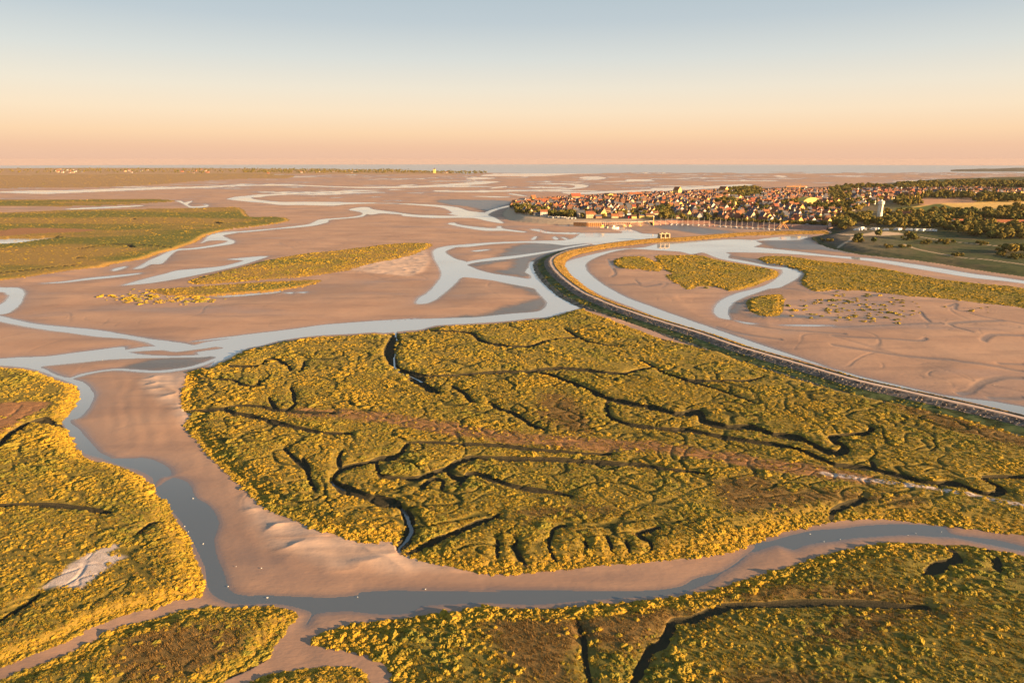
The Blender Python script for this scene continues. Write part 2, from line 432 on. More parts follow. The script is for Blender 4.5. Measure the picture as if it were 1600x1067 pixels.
MARSH = [
    trace('m3', (480, 246), (560, 232), (700, 198), (900, 172), (1100, 162), (1235, 150), (1300, 158), (1350, 150), (1420, 150), 'r3', (180, 888), (290, 878), (400, 848), (550, 838), (750, 828), (950, 814), (1150, 791), (1280, 781), (1400, 748), (1550, 698),
          'p', (914, 485), (965, 505), (1022, 525), (1100, 544), (1135, 547), (1187, 574), (1275, 597), (1340, 613), (1418, 630), (1486, 646), (1600, 678), (1850, 748), (2300, 880), (2300, 960), (1850, 868),
          'm8', (1600, 190), (1500, 182), (1430, 165), (1300, 152), (1100, 128), (900, 108), (750, 98), (560, 108), (400, 130), (250, 165), (100, 215), (0, 250),
          'm7', (1350, 330), (1200, 365), (1080, 380), (900, 395), (700, 412), (500, 430), (300, 448), (100, 462), (0, 460),
          'm4', (1423, 760), (1290, 752), (1220, 734), (1100, 712), (1000, 692), (930, 662), (880, 650), (850, 620), (820, 584), (750, 578), (680, 592), (600, 577), (520, 556), (420, 526), (300, 476), (200, 436), (130, 406), (60, 346), (0, 287),
          'm3', (350, 976), (280, 896), (210, 826), (150, 756), (104, 700), (140, 655), (160, 640), (100, 612), (80, 540), (110, 480), (115, 420), (130, 380), (180, 360), (260, 350), (400, 288)),
    trace('m1', (-1200, 380), (0, 402), (150, 413), (250, 443), (330, 472), (400, 492), (430, 520), (436, 570), (405, 620), (372, 660), (337, 700), (360, 742), (395, 803), (425, 850), (470, 890), (530, 918), (600, 930), (680, 948), (760, 982), (830, 1040), 'm2', (775, 40), (795, 100), (855, 140), (870, 190), (925, 260), (965, 325), (985, 385), (1000, 440), (1030, 500), (1040, 560), (1020, 600), (960, 622), (860, 640), (790, 668), (690, 690), (590, 728), (470, 778), (370, 838), (290, 878), (170, 920), (50, 960), (0, 985), (-900, 1260)),
    trace('m2', (0, 1040), (60, 1012), (180, 970), (330, 920), (450, 862), (560, 802), (680, 757), (800, 725), (900, 692), (1000, 668), (1100, 660), (1200, 668), (1300, 672), (1400, 668), 'm4', (0, 945), (130, 933), (200, 938), (275, 957), (303, 990), (262, 1035), 'p', (441, 990), (425, 1008), (418, 1025), (400, 1037), (372, 1052), (340, 1072), (290, 1140), (-320, 1240), (-320, 1160)),
    trace('p', (382, 1068), (428, 1049), (500, 1039), (560, 1044), (577, 1064), (580, 1085), (575, 1150), (360, 1150), (350, 1090)),
    trace('p', (488, 990), 'm4', (440, 1075), (500, 1062), (600, 1036), (750, 1016), (900, 996), (1000, 980), (1150, 966), (1300, 946), (1423, 936), 'm7', (0, 640), (300, 646), (450, 636), (600, 621), (760, 611), (900, 596), (1050, 576), (1150, 556), (1300, 526), (1450, 476),
          'm8', (0, 451), (150, 401), (330, 351), (500, 296), (600, 271), (750, 241), (900, 231), (1050, 236), (1150, 246), (1250, 241), (1400, 271), (1500, 287), (1600, 308), (1850, 380), (2600, 560), (2600, 1500), 'p', (620, 1200), (612, 1067), (604, 1042), (577, 1020), (530, 1010), (495, 1006), (483, 998)),
    # basin islands
    trace('r1', (-280, 152), (-200, 142), (0, 143), (90, 146), (165, 168), (300, 195), (450, 220), (600, 246), (672, 266), (685, 288), (645, 316), (555, 352), (475, 382), (380, 408), (290, 418), (200, 388), (100, 384), (40, 384), (-60, 330), (-180, 270), (-270, 195)),
    trace('d8', (842, 430), (865, 402), (950, 375), (1100, 372), (1190, 390), (1270, 430), (1330, 480), (1290, 515), (1150, 500), (1000, 495), (900, 470)),
    trace('d8', (1340, 560), (1450, 530), (1560, 540), (1680, 590), (1640, 670), (1560, 690), (1470, 640)),
    trace('r1', (515, 168), (580, 152), (700, 152), (820, 164), (950, 184), (1100, 196), (1300, 216), (1450, 240), (1600, 270), 'r2', (700, 62), (900, 92), (1100, 112), (1334, 133), 'p', (1850, 490), (1850, 530), (1600, 483), 'r2', (1200, 258), (1000, 238), (850, 218), (700, 203), (550, 193), (400, 173), (250, 153), (100, 148),
          'r1', (1250, 428), (1130, 408), (1020, 425), (940, 415), (870, 378), (860, 325), (885, 285), (800, 240), (700, 218), (600, 205)),
    trace('r1', (425, 495), (500, 468), (600, 448), (700, 450), (720, 500), (700, 600), (620, 622), (520, 608), (450, 570)),
    # island and shores on the left
    trace('r4', (300, 252), (450, 207), (560, 182), (700, 145), (900, 113), (1050, 102), (1150, 87), (1350, 67), (1480, 65), (1520, 75), (1470, 102), (1400, 130), (1200, 170), (1080, 205), (900, 230), (700, 245), (500, 262), (350, 270)),
    trace('r4', (100, 295), (350, 280), (700, 258), (930, 248), (965, 254), (900, 275), (750, 298), (500, 318), (350, 328), (200, 323), (120, 312)),
    trace('c4', (-400, 375), (0, 372), (400, 356), (800, 350), (1100, 345), (1350, 340), (1500, 340), 'c5', (30, 376), (150, 378), (240, 382), (268, 402), (150, 425), (0, 444), 'c4', (1400, 480), (1290, 510), (1225, 552), (1100, 592), (1000, 620), (900, 655), (700, 690), (650, 708), (450, 732), (200, 772), (0, 794), (-400, 850)),
    trace('c4', (-300, 289), (0, 289), (400, 289), (800, 285), (1040, 289), (1070, 303), (700, 325), (300, 332), (0, 332), (-300, 334)),
    trace('c4', (-400, 140), (0, 138), (600, 134), (1100, 130), (1600, 130), 'c5', (300, 132), (240, 150), 'c4', (1500, 160), (1200, 176), (900, 200), (500, 214), (0, 216), (-400, 220)),
]
LAND = [
    trace('p', (789, 328.5), (784, 334), (789, 341), (800, 345.5), (840, 349.5), (896, 352.5), (940, 353), (985, 353), (1022, 351), (1060, 349.5), (1120, 351), (1180, 354), (1240, 357), (1290, 359.5), (1298, 364), (1275, 369), (1266, 374), (1290, 386), (1340, 397), (1440, 408), (1520, 421), (1600, 432.5), (1900, 478), (1900, 276), (1600, 283), (1500, 286), (1400, 291), (1300, 294), (1200, 296), (1080, 302), (1030, 304), (940, 309), (880, 313), (830, 318), (796, 324)),
    trace('p', (-300, 263), (0, 263), (300, 262.5), (500, 265), (640, 267.5), (718, 270.5), (700, 273), (600, 272.5), (420, 272.5), (200, 273), (0, 275), (-300, 277)),
]
CREEKS = [  # (width in metres, course)
    (2.8, trace('m5', (0, 350), (100, 375), (300, 365), (500, 352), (640, 352), (690, 340), (750, 335), (850, 332), (980, 345), (1100, 360), (1170, 362), (1230, 345), (1330, 325))),
    (3.6, trace('m5', (640, 352), (740, 362), (850, 400), (950, 440), (1060, 490), (1110, 505), (1200, 525), (1320, 545), (1450, 580), 'm6', (40, 320), (60, 365), (180, 390), (300, 395), (400, 430), (520, 445), (600, 485), (650, 510), (720, 515), (740, 490), (690, 460), (680, 440), (750, 430), (850, 420), (870, 395))),
    (2.4, trace('m5', (1080, 500), (1075, 570), (1090, 600), (1200, 640), (1350, 660), (1480, 668), 'm6', (0, 410), (150, 440), (350, 470), (500, 495), (600, 535), (700, 575), (850, 590), (1000, 625), (1150, 660), (1280, 665), (1350, 695), (1440, 715), (1490, 700), (1480, 680), (1410, 645), (1430, 630), (1600, 632))),
    (2.2, trace('m5', (1330, 325), (1400, 365), (1500, 395), (1600, 430))), (1.2, trace('m5', (1500, 395), (1600, 397))),
    (2.4, trace('m5', (70, 115), (150, 128), (330, 140), (380, 180), (450, 200), (560, 215), (660, 212), (720, 190), (800, 172), (910, 165))),
    (2.0, trace('m5', (840, 115), (900, 155), (960, 185))),
    (4.0, trace('m5', (0, 385), (60, 415), (120, 450), (160, 465))),
    (1.7, trace('m5', (230, 430), (300, 470), (330, 510), (360, 515))), (1.7, trace('m5', (430, 515), (490, 555), (560, 575), (610, 605), (660, 640), (730, 665))),
    (1.4, trace('m4', (920, 40), (1000, 38), (1200, 48), (1423, 57), 'm5', (600, 765), (800, 785), (1000, 798), (1100, 800))),
    (2.0, trace('m4', (740, 140), (750, 200), (780, 230), (880, 238), (980, 235), (1060, 210), (1120, 190), (1180, 155), (1270, 125), (1423, 130), 'm5', (650, 825), (850, 830), (1050, 845), (1250, 855), (1400, 880), (1600, 905))),
    (1.5, trace('m4', (1120, 190), (1170, 235), (1230, 240), (1250, 215), (1300, 215), (1380, 240), 'm5', (450, 935), (550, 970), (650, 990), (800, 1010), (880, 1030))),
    (1.1, trace('m5', (1250, 290), (1330, 325))), (1.0, trace('m5', (960, 185), (1060, 205), (1150, 215))), (1.0, trace('m5', (60, 975), (120, 935), (180, 950), (180, 985))),
    (6.0, trace('m3', (1365, 150), (1345, 200), (1325, 260), (1350, 330), (1380, 370))), (4.2, trace('m3', (1380, 370), (1450, 400), (1524, 430), 'm5', (40, 395))),
    (1.6, trace('m3', (250, 345), (400, 350), (520, 352), (580, 335), (600, 310), (650, 310), (690, 330), (720, 345), (740, 375))), (1.2, trace('m3', (820, 325), (815, 365), (790, 385))),
    (1.0, trace('m3', (120, 420), (250, 425), (400, 435), (440, 460), (500, 470), (550, 465), (555, 430))), (1.3, trace('m3', (740, 480), (760, 530), (755, 595), (660, 610), (610, 540))),
    (1.8, trace('m3', (100, 612), (150, 607), (330, 607), (400, 630), (550, 660), (700, 700), (870, 740), (960, 750), (1100, 755))), (1.5, trace('m3', (340, 600), (420, 585), (550, 590), (650, 612), (800, 625), (1000, 630))),
    (1.3, trace('m4', (550, 90), (530, 130), (540, 185))), (2.2, trace('m4', (490, 255), (520, 215), (560, 185), (640, 165), (720, 145), (760, 130), (840, 125), (880, 95), (920, 40))),
    (3.0, trace('m4', (490, 250), (530, 280), (600, 315), (700, 345), (800, 370), (850, 380), (890, 410))), (3.4, trace('m4', (890, 410), (920, 460), (930, 510), (910, 560), (870, 600), (840, 640))),
    (1.1, trace('m4', (1230, 240), (1200, 285))), (1.4, trace('m4', (1423, 445), (1300, 490), (1180, 540), (1090, 575), (980, 615), (900, 640))), (1.0, trace('m4', (1000, 290), (1050, 245), (1100, 255), (1105, 300))),
    (.7, trace('m7', (165, 290), (150, 330), (190, 385), (215, 410))), (.7, trace('m7', (430, 215), (375, 225), (340, 290), (345, 345), (380, 395))), (.7, trace('m7', (60, 290), (60, 370))), (.7, trace('m7', (540, 300), (545, 355))),
    (.7, trace('m7', (655, 275), (685, 340))), (.7, trace('m7', (940, 225), (820, 260), (890, 300), (895, 330))), (.7, trace('m7', (760, 300), (775, 335))),
    (1.35, trace('m7', (760, 1160), (790, 1067), (850, 950), (890, 870), (960, 830), (1000, 750), (1030, 715), (1120, 705), (1200, 670), (1300, 635), (1400, 625), (1529, 622))), (1.1, trace('m8', (0, 585), (150, 578), (350, 570), (550, 568), (750, 575), (900, 588), (1060, 600))),
    (.7, trace('m7', (490, 700), (530, 820), (540, 940), (570, 1067))), (1.8, trace('m8', (1160, 232), (1170, 250), (1210, 290), (1225, 325), (1150, 355), (1080, 385), (1040, 410))), (1.4, trace('m8', (1390, 258), (1440, 310), (1455, 385))), (1.1, trace('m8', (510, 100), (510, 60), (560, 35), (650, 10), (700, 0))),
    (1.2, trace('m6', (0, 175), (150, 168), (270, 170), (350, 150))), (1.0, trace('m6', (20, 180), (120, 210), (250, 255), (300, 275))), (1.0, trace('m6', (870, 560), (880, 590))),
    (3.2, trace('m1', (-60, 880), (0, 828), (60, 775), (140, 722), (220, 695), (290, 708), (340, 718))),
    (.9, trace('m2', (-40, 160), (0, 160), (150, 155), (350, 165), (560, 200))), (1.0, trace('m2', (0, 750), (80, 700), (160, 650), (190, 622))), (.9, trace('m2', (700, 310), (760, 260), (800, 240))),
    (2.2, trace('p', (410, 1029), (380, 1050), (345, 1075), (300, 1120))),
    (1.3, trace('m4', (330, 130), (360, 190), (370, 260), (400, 300))), (1.0, trace('m3', (700, 840), (760, 900), (830, 960), (850, 1020))), (1.2, trace('m5', (1310, 140), (1400, 180), (1500, 215), (1600, 240))),
    (2.0, trace('c4', (0, 748), (200, 730), (380, 708), (500, 700))), (2.5, trace('c4', (300, 600), (480, 600), (640, 575), (760, 570), (900, 575), (1080, 590))), (5.0, trace('c4', (800, 575), (835, 590))), (5.0, trace('c4', (480, 655), (520, 650))), (6., trace('c4', (1340, 430), (1380, 440))), (5., trace('c4', (590, 385), (620, 385))), (5., trace('c4', (335, 430), (360, 432))), (5., trace('c4', (830, 410), (860, 414))),
]
RUNNELS = [  # shallow gullies on the bare mud
    (1.2, trace('r2', (0, 400), (200, 395), (420, 388), (600, 380), (760, 378))), (1.4, trace('r2', (610, 300), (640, 340), (680, 372))), (1.6, trace('r2', (1190, 360), (1000, 365), (880, 372), (810, 384), (860, 410), (960, 440))), (1.2, trace('r2', (0, 465), (200, 480), (400, 490), (600, 505), (650, 488))), (1.6, trace('r2', (1334, 465), (1120, 462), (1060, 485), (1050, 505))), (1.6, trace('r2', (0, 530), (200, 560), (500, 605), (800, 635), (900, 655), (1100, 680), (1334, 718))),
    (1.5, trace('r2', (880, 862), (960, 845), (1030, 800), (1100, 775), (1200, 758), (1334, 765))), (1.2, trace('r2', (800, 265), (860, 250), (850, 285), (940, 305), (1050, 335), (1200, 362), (1334, 385))), (1.3, trace('r2', (1090, 890), (1334, 895))), (1.0, trace('r2', (1334, 670), (1150, 665))),
    (1.1, trace('r2', (110, 205), (200, 200), (300, 185), (340, 178))), (2., trace('r1', (690, 395), (800, 410), (900, 430), (1000, 445), (1150, 470), (1250, 485), (1400, 462), (1470, 450))), (1.2, trace('d8', (800, 640), (900, 645), (1050, 640), (1150, 665), (1300, 640))), (1.2, trace('r1', (220, 600), (350, 655), (500, 690), (700, 720), (900, 735), (1200, 760))), (1.2, trace('r1', (200, 700), (400, 755), (700, 800))),
    (1.2, trace('r1', (1000, 445), (1100, 435), (1140, 420))), (2., trace('d8', (800, 400), (830, 460), (870, 540), (830, 565))), (1.2, trace('d8', (1060, 600), (1100, 640))),
]
TURF = [trace('m5', (690, 500), (750, 470), (850, 480), (900, 520), (960, 570), (1000, 640), (960, 690), (880, 690), (800, 650), (700, 600)),
        trace('m6', (980, 275), (1200, 320), (1600, 425), (1850, 500), (1850, 560), (1600, 490), (1350, 435), (1100, 350)), trace('m6', (120, 640), (300, 625), (480, 690), (700, 700), (900, 710), (1100, 745), (1050, 790), (800, 745), (560, 760), (450, 800), (200, 800), (150, 740)),
        trace('m7', (60, 655), (300, 655), (700, 645), (900, 620), (1250, 570), (1400, 520), (1450, 560), (1300, 620), (1120, 680), (1000, 720), (930, 810), (860, 840), (740, 900), (560, 850), (470, 960), (460, 1040), (200, 1067), (60, 900)), trace('m8', (0, 470), (300, 462), (600, 470), (750, 460), (1000, 500), (1100, 590), (900, 570), (500, 550), (0, 560)),
        trace('m8', (600, 625), (1000, 610), (1200, 590), (1260, 650), (900, 660), (850, 690), (700, 800), (500, 810), (330, 760), (480, 700)), trace('m7', (170, 130), (350, 120), (640, 100), (720, 140), (500, 150), (250, 160)), trace('m2', (720, 760), (900, 740), (1200, 740), (1300, 800), (1180, 900), (1000, 1000), (700, 1060), (600, 960)), trace('m8', (0, 920), (300, 960), (600, 1000), (700, 1044), (0, 1120))]
PATCH_PAN = trace('m2', (200, 583), (290, 525), (360, 455), (480, 392), (590, 355), (600, 375), (545, 405), (640, 420), (570, 465), (480, 530), (420, 580), (300, 572))
PATCH_RED = [trace('m1', (-60, 605), (0, 605), (150, 597), (265, 602), (240, 650), (150, 680), (60, 735), (-60, 800)), trace('c4', (-60, 500), (100, 470), (300, 468), (600, 478), (500, 492), (250, 500), (0, 520), (-60, 525))]
TRACK_RED = (7.0, trace('m3', (800, 625), (1000, 632), (1200, 645), (1524, 695), 'm5', (200, 660), (500, 700), (900, 740), (1300, 760), (1600, 795), 'm6', (300, 560), (500, 590), (700, 622), (850, 642)))
TRACK_PALE = (1.8, trace('m6', (640, 615), (900, 650), (1100, 675), (1300, 705), (1450, 738), (1600, 768), (1750, 800)))
MUD = [trace('r3', (640, 380), (860, 320), (1000, 235), (1250, 190), (1500, 200), (1590, 215), (1400, 260), (1250, 300), (1170, 345), (1150, 460), (1000, 450), (850, 430), (980, 395), (1000, 330), (830, 370)), trace('c1', (-400, 165), (0, 165), (190, 178), (150, 210), (0, 250), (-150, 215), (-300, 200)),
       trace('r3', (400, 790), (700, 768), (900, 720), (1230, 625), (1280, 665), (1262, 705), (1200, 740), (1000, 760), (700, 790)), trace('r3', (930, 505), (1100, 520), (1240, 600), (1150, 600), (1050, 560)), trace('r1', (280, 150), (420, 185), (620, 228), (800, 240), (870, 265), (830, 235), (700, 205), (520, 178), (380, 160)), trace('r1', (1500, 640), (290, 600), (300, 555), (400, 490), (420, 560), (460, 640)), trace('m1', (640, 415), (860, 360), (1100, 345), (1240, 330), (1130, 390), (950, 425), (760, 420)),
       trace('p', (1006, 350), (1020, 349), (1050, 351), (1080, 354), (1120, 360), (1150, 364), (1100, 367), (1060, 362), (1020, 356)), trace('r1', (560, 30), (900, 18), (1000, 60), (1300, 120), (1600, 170), (1600, 178), (1300, 140), (1000, 110), (640, 90))]
PALE = [trace('m4', (160, 590), (450, 570), (640, 600), (820, 590), (880, 660), (1000, 700), (1220, 750), (1000, 765), (640, 745), (480, 745), (330, 690), (210, 640)), trace('m1', (800, 450), (1000, 445), (980, 620), (900, 600), (800, 530)), trace('m1', (960, 440), (1040, 440), (1000, 560), (1040, 680), (1180, 790), (1040, 740), (950, 600)), trace('r4', (1180, 140), (1480, 100), (1500, 180), (1400, 235), (1100, 200)), trace('m4', (0, 340), (200, 460), (480, 560), (400, 580), (160, 560), (0, 420))]

# ------------------------------------------------------------------ the ground grid: rows across the view, columns fanning out
R_MAX = CAM_H * FPX / (256.6 - HORIZ)
vs = np.concatenate([np.arange(256.62, 300, .62), np.arange(300, 420, .9), np.arange(420, 860, .95), np.arange(860, 1190, 1.3)])
rowY = np.array([ground(800, v)[1] for v in vs])[::-1].copy()           # near -> far
colT = np.concatenate([np.linspace(-1.6, -1.03, 60, endpoint=False), np.linspace(-1.03, 1.02, 1080), np.linspace(1.025, 1.6, 60)])                                   # X / Y
NR, NC = len(rowY), len(colT)
GX = (rowY[:, None] * colT[None, :]).astype(np.float32)
GY = np.repeat(rowY[:, None], NC, 1).astype(np.float32)
_far = np.minimum(1.0, R_MAX / np.hypot(GX, GY))                        # the rim is the sea's horizon
GX, GY = GX * _far, GY * _far

def seg_dist(lines, margin, closed, out=None, ay=1.0, wid=None):
    """distance of every grid vertex to the polyline(s), up to margin (metres)"""
    D = np.full((NR, NC), margin, np.float32) if out is None else out
    P = lines
    n = len(P)
    for i in range(n if closed else n - 1):
        (x0, y0), (x1, y1) = P[i], P[(i + 1) % n]
        ya, yb = min(y0, y1) - margin / ay, max(y0, y1) + margin / ay
        r0, r1 = np.searchsorted(rowY, [ya, yb])
        r0, r1 = max(r0 - 1, 0), min(r1 + 1, NR)
        if r1 <= r0: continue
        xa, xb = min(x0, x1) - margin, max(x0, x1) + margin
        ylo, yhi = rowY[r0], rowY[r1 - 1]
        ta, tb = min(xa / ylo, xa / yhi), max(xb / ylo, xb / yhi)
        k0, k1 = np.searchsorted(colT, [ta, tb])
        k0, k1 = max(k0 - 1, 0), min(k1 + 1, NC)
        if k1 <= k0: continue
        px, py = GX[r0:r1, k0:k1] - np.float32(x0), (GY[r0:r1, k0:k1] - np.float32(y0)) * np.float32(ay)
        ex, ey = np.float32(x1 - x0), np.float32((y1 - y0) * ay)
        t = np.clip((px * ex + py * ey) / max(float(ex * ex + ey * ey), 1e-6), 0, 1)
        d = np.hypot(px - t * ex, py - t * ey)
        if wid is not None:
            d = d - (wid[i] + t * (wid[i + 1] - wid[i]))
        np.minimum(D[r0:r1, k0:k1], d, out=D[r0:r1, k0:k1])
    return D

def inside(P):
    M = np.zeros((NR, NC), bool)
    x0, y0 = P[:, 0], P[:, 1]
    x1, y1 = np.roll(x0, -1), np.roll(y0, -1)
    r0, r1 = np.searchsorted(rowY, [y0.min(), y0.max()])
    for r in range(r0, r1):
        Y = rowY[r]
        c = ((y0 <= Y) & (y1 > Y)) | ((y1 <= Y) & (y0 > Y))
        if not c.any(): continue
        xs = np.sort(x0[c] + (Y - y0[c]) / (y1[c] - y0[c]) * (x1[c] - x0[c]))
        k = np.searchsorted(colT, xs / Y)
        for a, b in zip(k[::2], k[1::2]):
            M[r, a:b] = True
    return M

def sdf(tr, margin, z=0.0, k=3):
    P = world_line(tr, z, True, k)
    D = seg_dist(P, margin, True)
    return np.where(inside(P), D, -D)

def soft(trs, width, z=0.0):
    """0..1 mask of several patches with soft, uneven rims"""
    out = np.zeros((NR, NC), np.float32)
    for tr in trs:
        out = np.maximum(out, sstep(-width, width, sdf(tr, width * 2.5, z, 2) + NZ * width * .9))
    return out

LOD = np.clip(GY / 700.0, .0, None)
NZ = fbm(GX, GY, 14.0, 3, 1.0)                          # fine
NM = fbm(GX, GY, 70.0, 3, 5.0)                          # middle
NL = fbm(GX, GY * 1.0, 420.0, 3, 9.0)                   # broad
NF = .6 * fbm(GX * .55, GY, 260.0, 4, 12.0, .55) + .55 * fbm(GX * .22, GY, 170.0, 3, 52.0)             # streaky, for the outer bay

sdW = np.full((NR, NC), -60.0, np.float32)
for tr in WATER:
    np.maximum(sdW, sdf(tr, 60.0), out=sdW)
pale0 = np.zeros((NR, NC), np.float32)
for tr in PALE:
    pale0 = np.maximum(pale0, sstep(-3, 6, sdf(tr, 12.0, .5, 2)))
sdW += NZ * np.clip(.35 + LOD * .5, 0, 4)
dry = np.clip(-sdW, 0, 60)
far_bay = sstep(1500, 2600, GY)
h = .22 * (1 - np.exp(-dry / 5.0)) + .75 * (1 - np.exp(-dry / 30.0)) + (NM * .55 + NL * .8) * sstep(2, 40, dry)
h += far_bay * (.05 + NF * 1.9 - .38) * sstep(4, 40, dry)
# ripples and low bars of the near sand, long ridges of the middle banks
rip = np.sin((GX * .62 + GY * .35) * 1.25 + NM * 9) * sstep(230, 120, np.abs(GX + 150)) * sstep(420, 300, GY)
h += rip * .035 * sstep(3, 14, dry)
ridge = 1 - np.abs(fbm(GX * .5, GY, 120.0, 2, 31.0)) * 2
h += sstep(.55, 1.0, ridge) * .55 * sstep(8, 40, dry) * (1 - far_bay)
dune = 1 - np.abs(fbm(GX * .45 + GY * .25, GY * 1.1, 13.0, 2, 77.0)) * 2.2
h += pale0 * np.clip(dune, 0, 1) ** 2 * .75 * sstep(3, 10, dry)
h = np.where(far_bay > 0, h - 4.0 * sstep(5600, 7000, GY + 1500 * NL + 700 * NF), h)
h = np.where(sdW > 0, -np.minimum(.03 + sdW * .05, .8), np.maximum(h, np.where(far_bay > .5, np.where(GY > 5000, -3.0, -.3), .03)))

cls = np.zeros((NR, NC), np.int16)                     # 0 sand, 1 land, 2.. marsh
veg = np.zeros((NR, NC), np.float32)
edge = np.full((NR, NC), 30.0, np.float32)             # metres to the marsh rim
PLATEAU = [2.3, 2.2, 1.5, 1.5, 1.3] + [1.3] * 5 + [1.8, 1.6, 2.6, 1.6, 1.5]
BANK = [10.0, 6.0, 7.0, 4.0, 9.0] + [5.0] * 5 + [9.0, 7.0, 9.0, 10.0, 20.0]
for i, tr in enumerate(MARSH):
    d = sdf(tr, 26.0, 1.2) + NZ * np.clip(.5 + LOD * 1.4, 0, 5) + NM * np.clip(LOD * 2.0 - .6, 0, 6)
    m = d > 0
    cls[m] = i + 2
    prof = PLATEAU[i] * sstep(-.5, BANK[i], d)
    h = np.where(m, np.maximum(h, np.maximum(prof, .06)), h)
    edge = np.where(m, d, edge)
    veg = np.where(m, 1, veg)
h = np.where(sdW > 1.0, np.minimum(h, -.05), h)
isM = cls >= 2
pan = soft([PATCH_PAN], 1.2, 2.2)
dR = seg_dist(world_line(TRACK_RED[1], 2.2, False), 30, False)
redtrack = sstep(TRACK_RED[0] * 1.1, TRACK_RED[0] * .4, dR + NZ * 3.5 + NM * 2)
# brain-like relief: hummocks parted by small runnels
w1x, w1y = GX + 4 * fbm(GX, GY, 17.0, 2, 40.0), GY + 4 * fbm(GX, GY, 17.0, 2, 47.0)
rn = np.abs(perlin(w1x / 9.5, w1y / 9.5 * 1.25))
rn2 = np.abs(perlin(w1x / 21.0 + 50, w1y / 21.0))
hum = .75 * sstep(0, .22, rn) + .55 * sstep(0, .10, rn2) - 1.05
lumps = fbm(GX, GY, 2.6, 2, 60.0)
marshfade = sstep(0, 3, edge) * isM * (sdW < 0) * (1 - .85 * np.maximum(pan, redtrack * .8))
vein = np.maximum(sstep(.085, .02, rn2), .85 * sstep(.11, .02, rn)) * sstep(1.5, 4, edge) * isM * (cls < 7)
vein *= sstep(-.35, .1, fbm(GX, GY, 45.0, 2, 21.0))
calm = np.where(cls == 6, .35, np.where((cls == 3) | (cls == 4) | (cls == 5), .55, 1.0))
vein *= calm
h -= vein * .34
h += marshfade * calm * (hum * .13 + lumps * .10) * np.clip(1.25 - LOD * .45, .25, 1)
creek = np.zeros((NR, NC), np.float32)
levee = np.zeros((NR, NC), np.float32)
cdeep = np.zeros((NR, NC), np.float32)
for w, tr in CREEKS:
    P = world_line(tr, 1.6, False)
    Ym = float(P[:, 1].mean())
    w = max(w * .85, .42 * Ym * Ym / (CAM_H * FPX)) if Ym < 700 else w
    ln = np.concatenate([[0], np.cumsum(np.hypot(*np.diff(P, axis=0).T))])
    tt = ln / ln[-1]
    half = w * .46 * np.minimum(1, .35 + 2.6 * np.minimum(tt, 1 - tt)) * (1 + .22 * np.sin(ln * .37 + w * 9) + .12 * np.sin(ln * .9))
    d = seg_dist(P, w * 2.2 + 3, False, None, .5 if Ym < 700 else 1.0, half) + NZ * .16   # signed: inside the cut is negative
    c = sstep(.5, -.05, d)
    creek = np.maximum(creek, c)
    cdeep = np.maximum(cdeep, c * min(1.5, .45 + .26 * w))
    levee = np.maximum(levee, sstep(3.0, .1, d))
WETLINES = [trace('m3', (1362, 120), (1365, 150), (1372, 190), (1395, 215), (1370, 260), (1355, 310), (1358, 350), (1390, 385), (1450, 405), (1524, 440), 'm5', (60, 400)), trace('m4', (490, 250), (500, 268), (530, 282), (560, 300)), trace('m4', (880, 400), (905, 430), (925, 490), (938, 520), (915, 565), (885, 600), (862, 622), (868, 640))]
wl_ = np.zeros((NR, NC), np.float32)
for tr in WETLINES:
    wl_ = np.maximum(wl_, sstep(1.0, .45, seg_dist(world_line(tr, .6, False), 6, False, None, .8)))
h = np.where(isM, h - levee * np.minimum(.55, np.maximum(h - .6, 0)) - np.minimum(cdeep, np.maximum(h - .8, 0)), h)
h = np.where((wl_ > .5) & (sdW < 0), -.06, h)
runnel = np.zeros((NR, NC), np.float32)
for w, tr in RUNNELS:
    P = world_line(tr, .6, False)
    Ym = float(P[:, 1].mean())
    w = max(w * .8, .35 * Ym * Ym / (CAM_H * FPX))
    d = seg_dist(P, w * 2 + 4, False, None, .32) + NZ * .2
    runnel = np.maximum(runnel, sstep(w + .3, w * .25, d))
rill = sstep(.05, .0, np.abs(perlin((GX + 9 * NM) / 46.0 + 3, (GY + 14 * NL) / 60.0))) * sstep(.0, .3, fbm(GX, GY, 150.0, 2, 14.0) + .12) * sstep(5, 14, dry) * sstep(1500, 900, GY)
rill = np.maximum(rill, .8 * sstep(.06, .0, np.abs(perlin((GX + 6 * NM) / 17.0 + 3, (GY + 5 * NM) / 24.0))) * sstep(.1, .35, fbm(GX, GY, 90.0, 2, 24.0)) * sstep(5, 14, dry) * sstep(900, 500, GY))
runnel = np.maximum(runnel, rill * .55)
h = np.where(~isM & (sdW < 0), h - runnel * np.minimum(.26, np.maximum(h - .12, 0)), h)

# land that rises behind the shore: town hill on the cape, fields on the right, the low far shore on the left
sdL = sdf(LAND[0], 520.0, 1.0)
ins = sdL + NM * .6 + NZ * 2.0 * sstep(.38, .45, GX / np.maximum(GY, 1))
tanx = GX / np.maximum(GY, 1)
east = sstep(.44, .62, tanx)
beachy = np.maximum(sstep(.145, .128, tanx), sstep(.40, .46, tanx))
landz = (2.2 + 4.6 * (1 - east)) * (beachy * sstep(-2, 34, ins) + (1 - beachy) * sstep(-1.5, 3, ins)) + (1 - east) * 15.0 * sstep(15, 330, ins) + east * 22.0 * sstep(250, 900, GY - (780 - 500 * (tanx - .45)))
landz += NL * 1.5 * sstep(40, 200, ins) + NM * .5 * sstep(4, 30, ins)
mL = ins > 0
h = np.where(mL, np.maximum(landz, .5), h)
cls[mL] = 1
sdL2 = sdf(LAND[1], 300.0, 3.0)
mL2 = sdL2 > 0
h = np.where(mL2, 1.5 + 5.0 * sstep(0, 250, sdL2), h)
cls[mL2] = 1
isM = cls >= 2
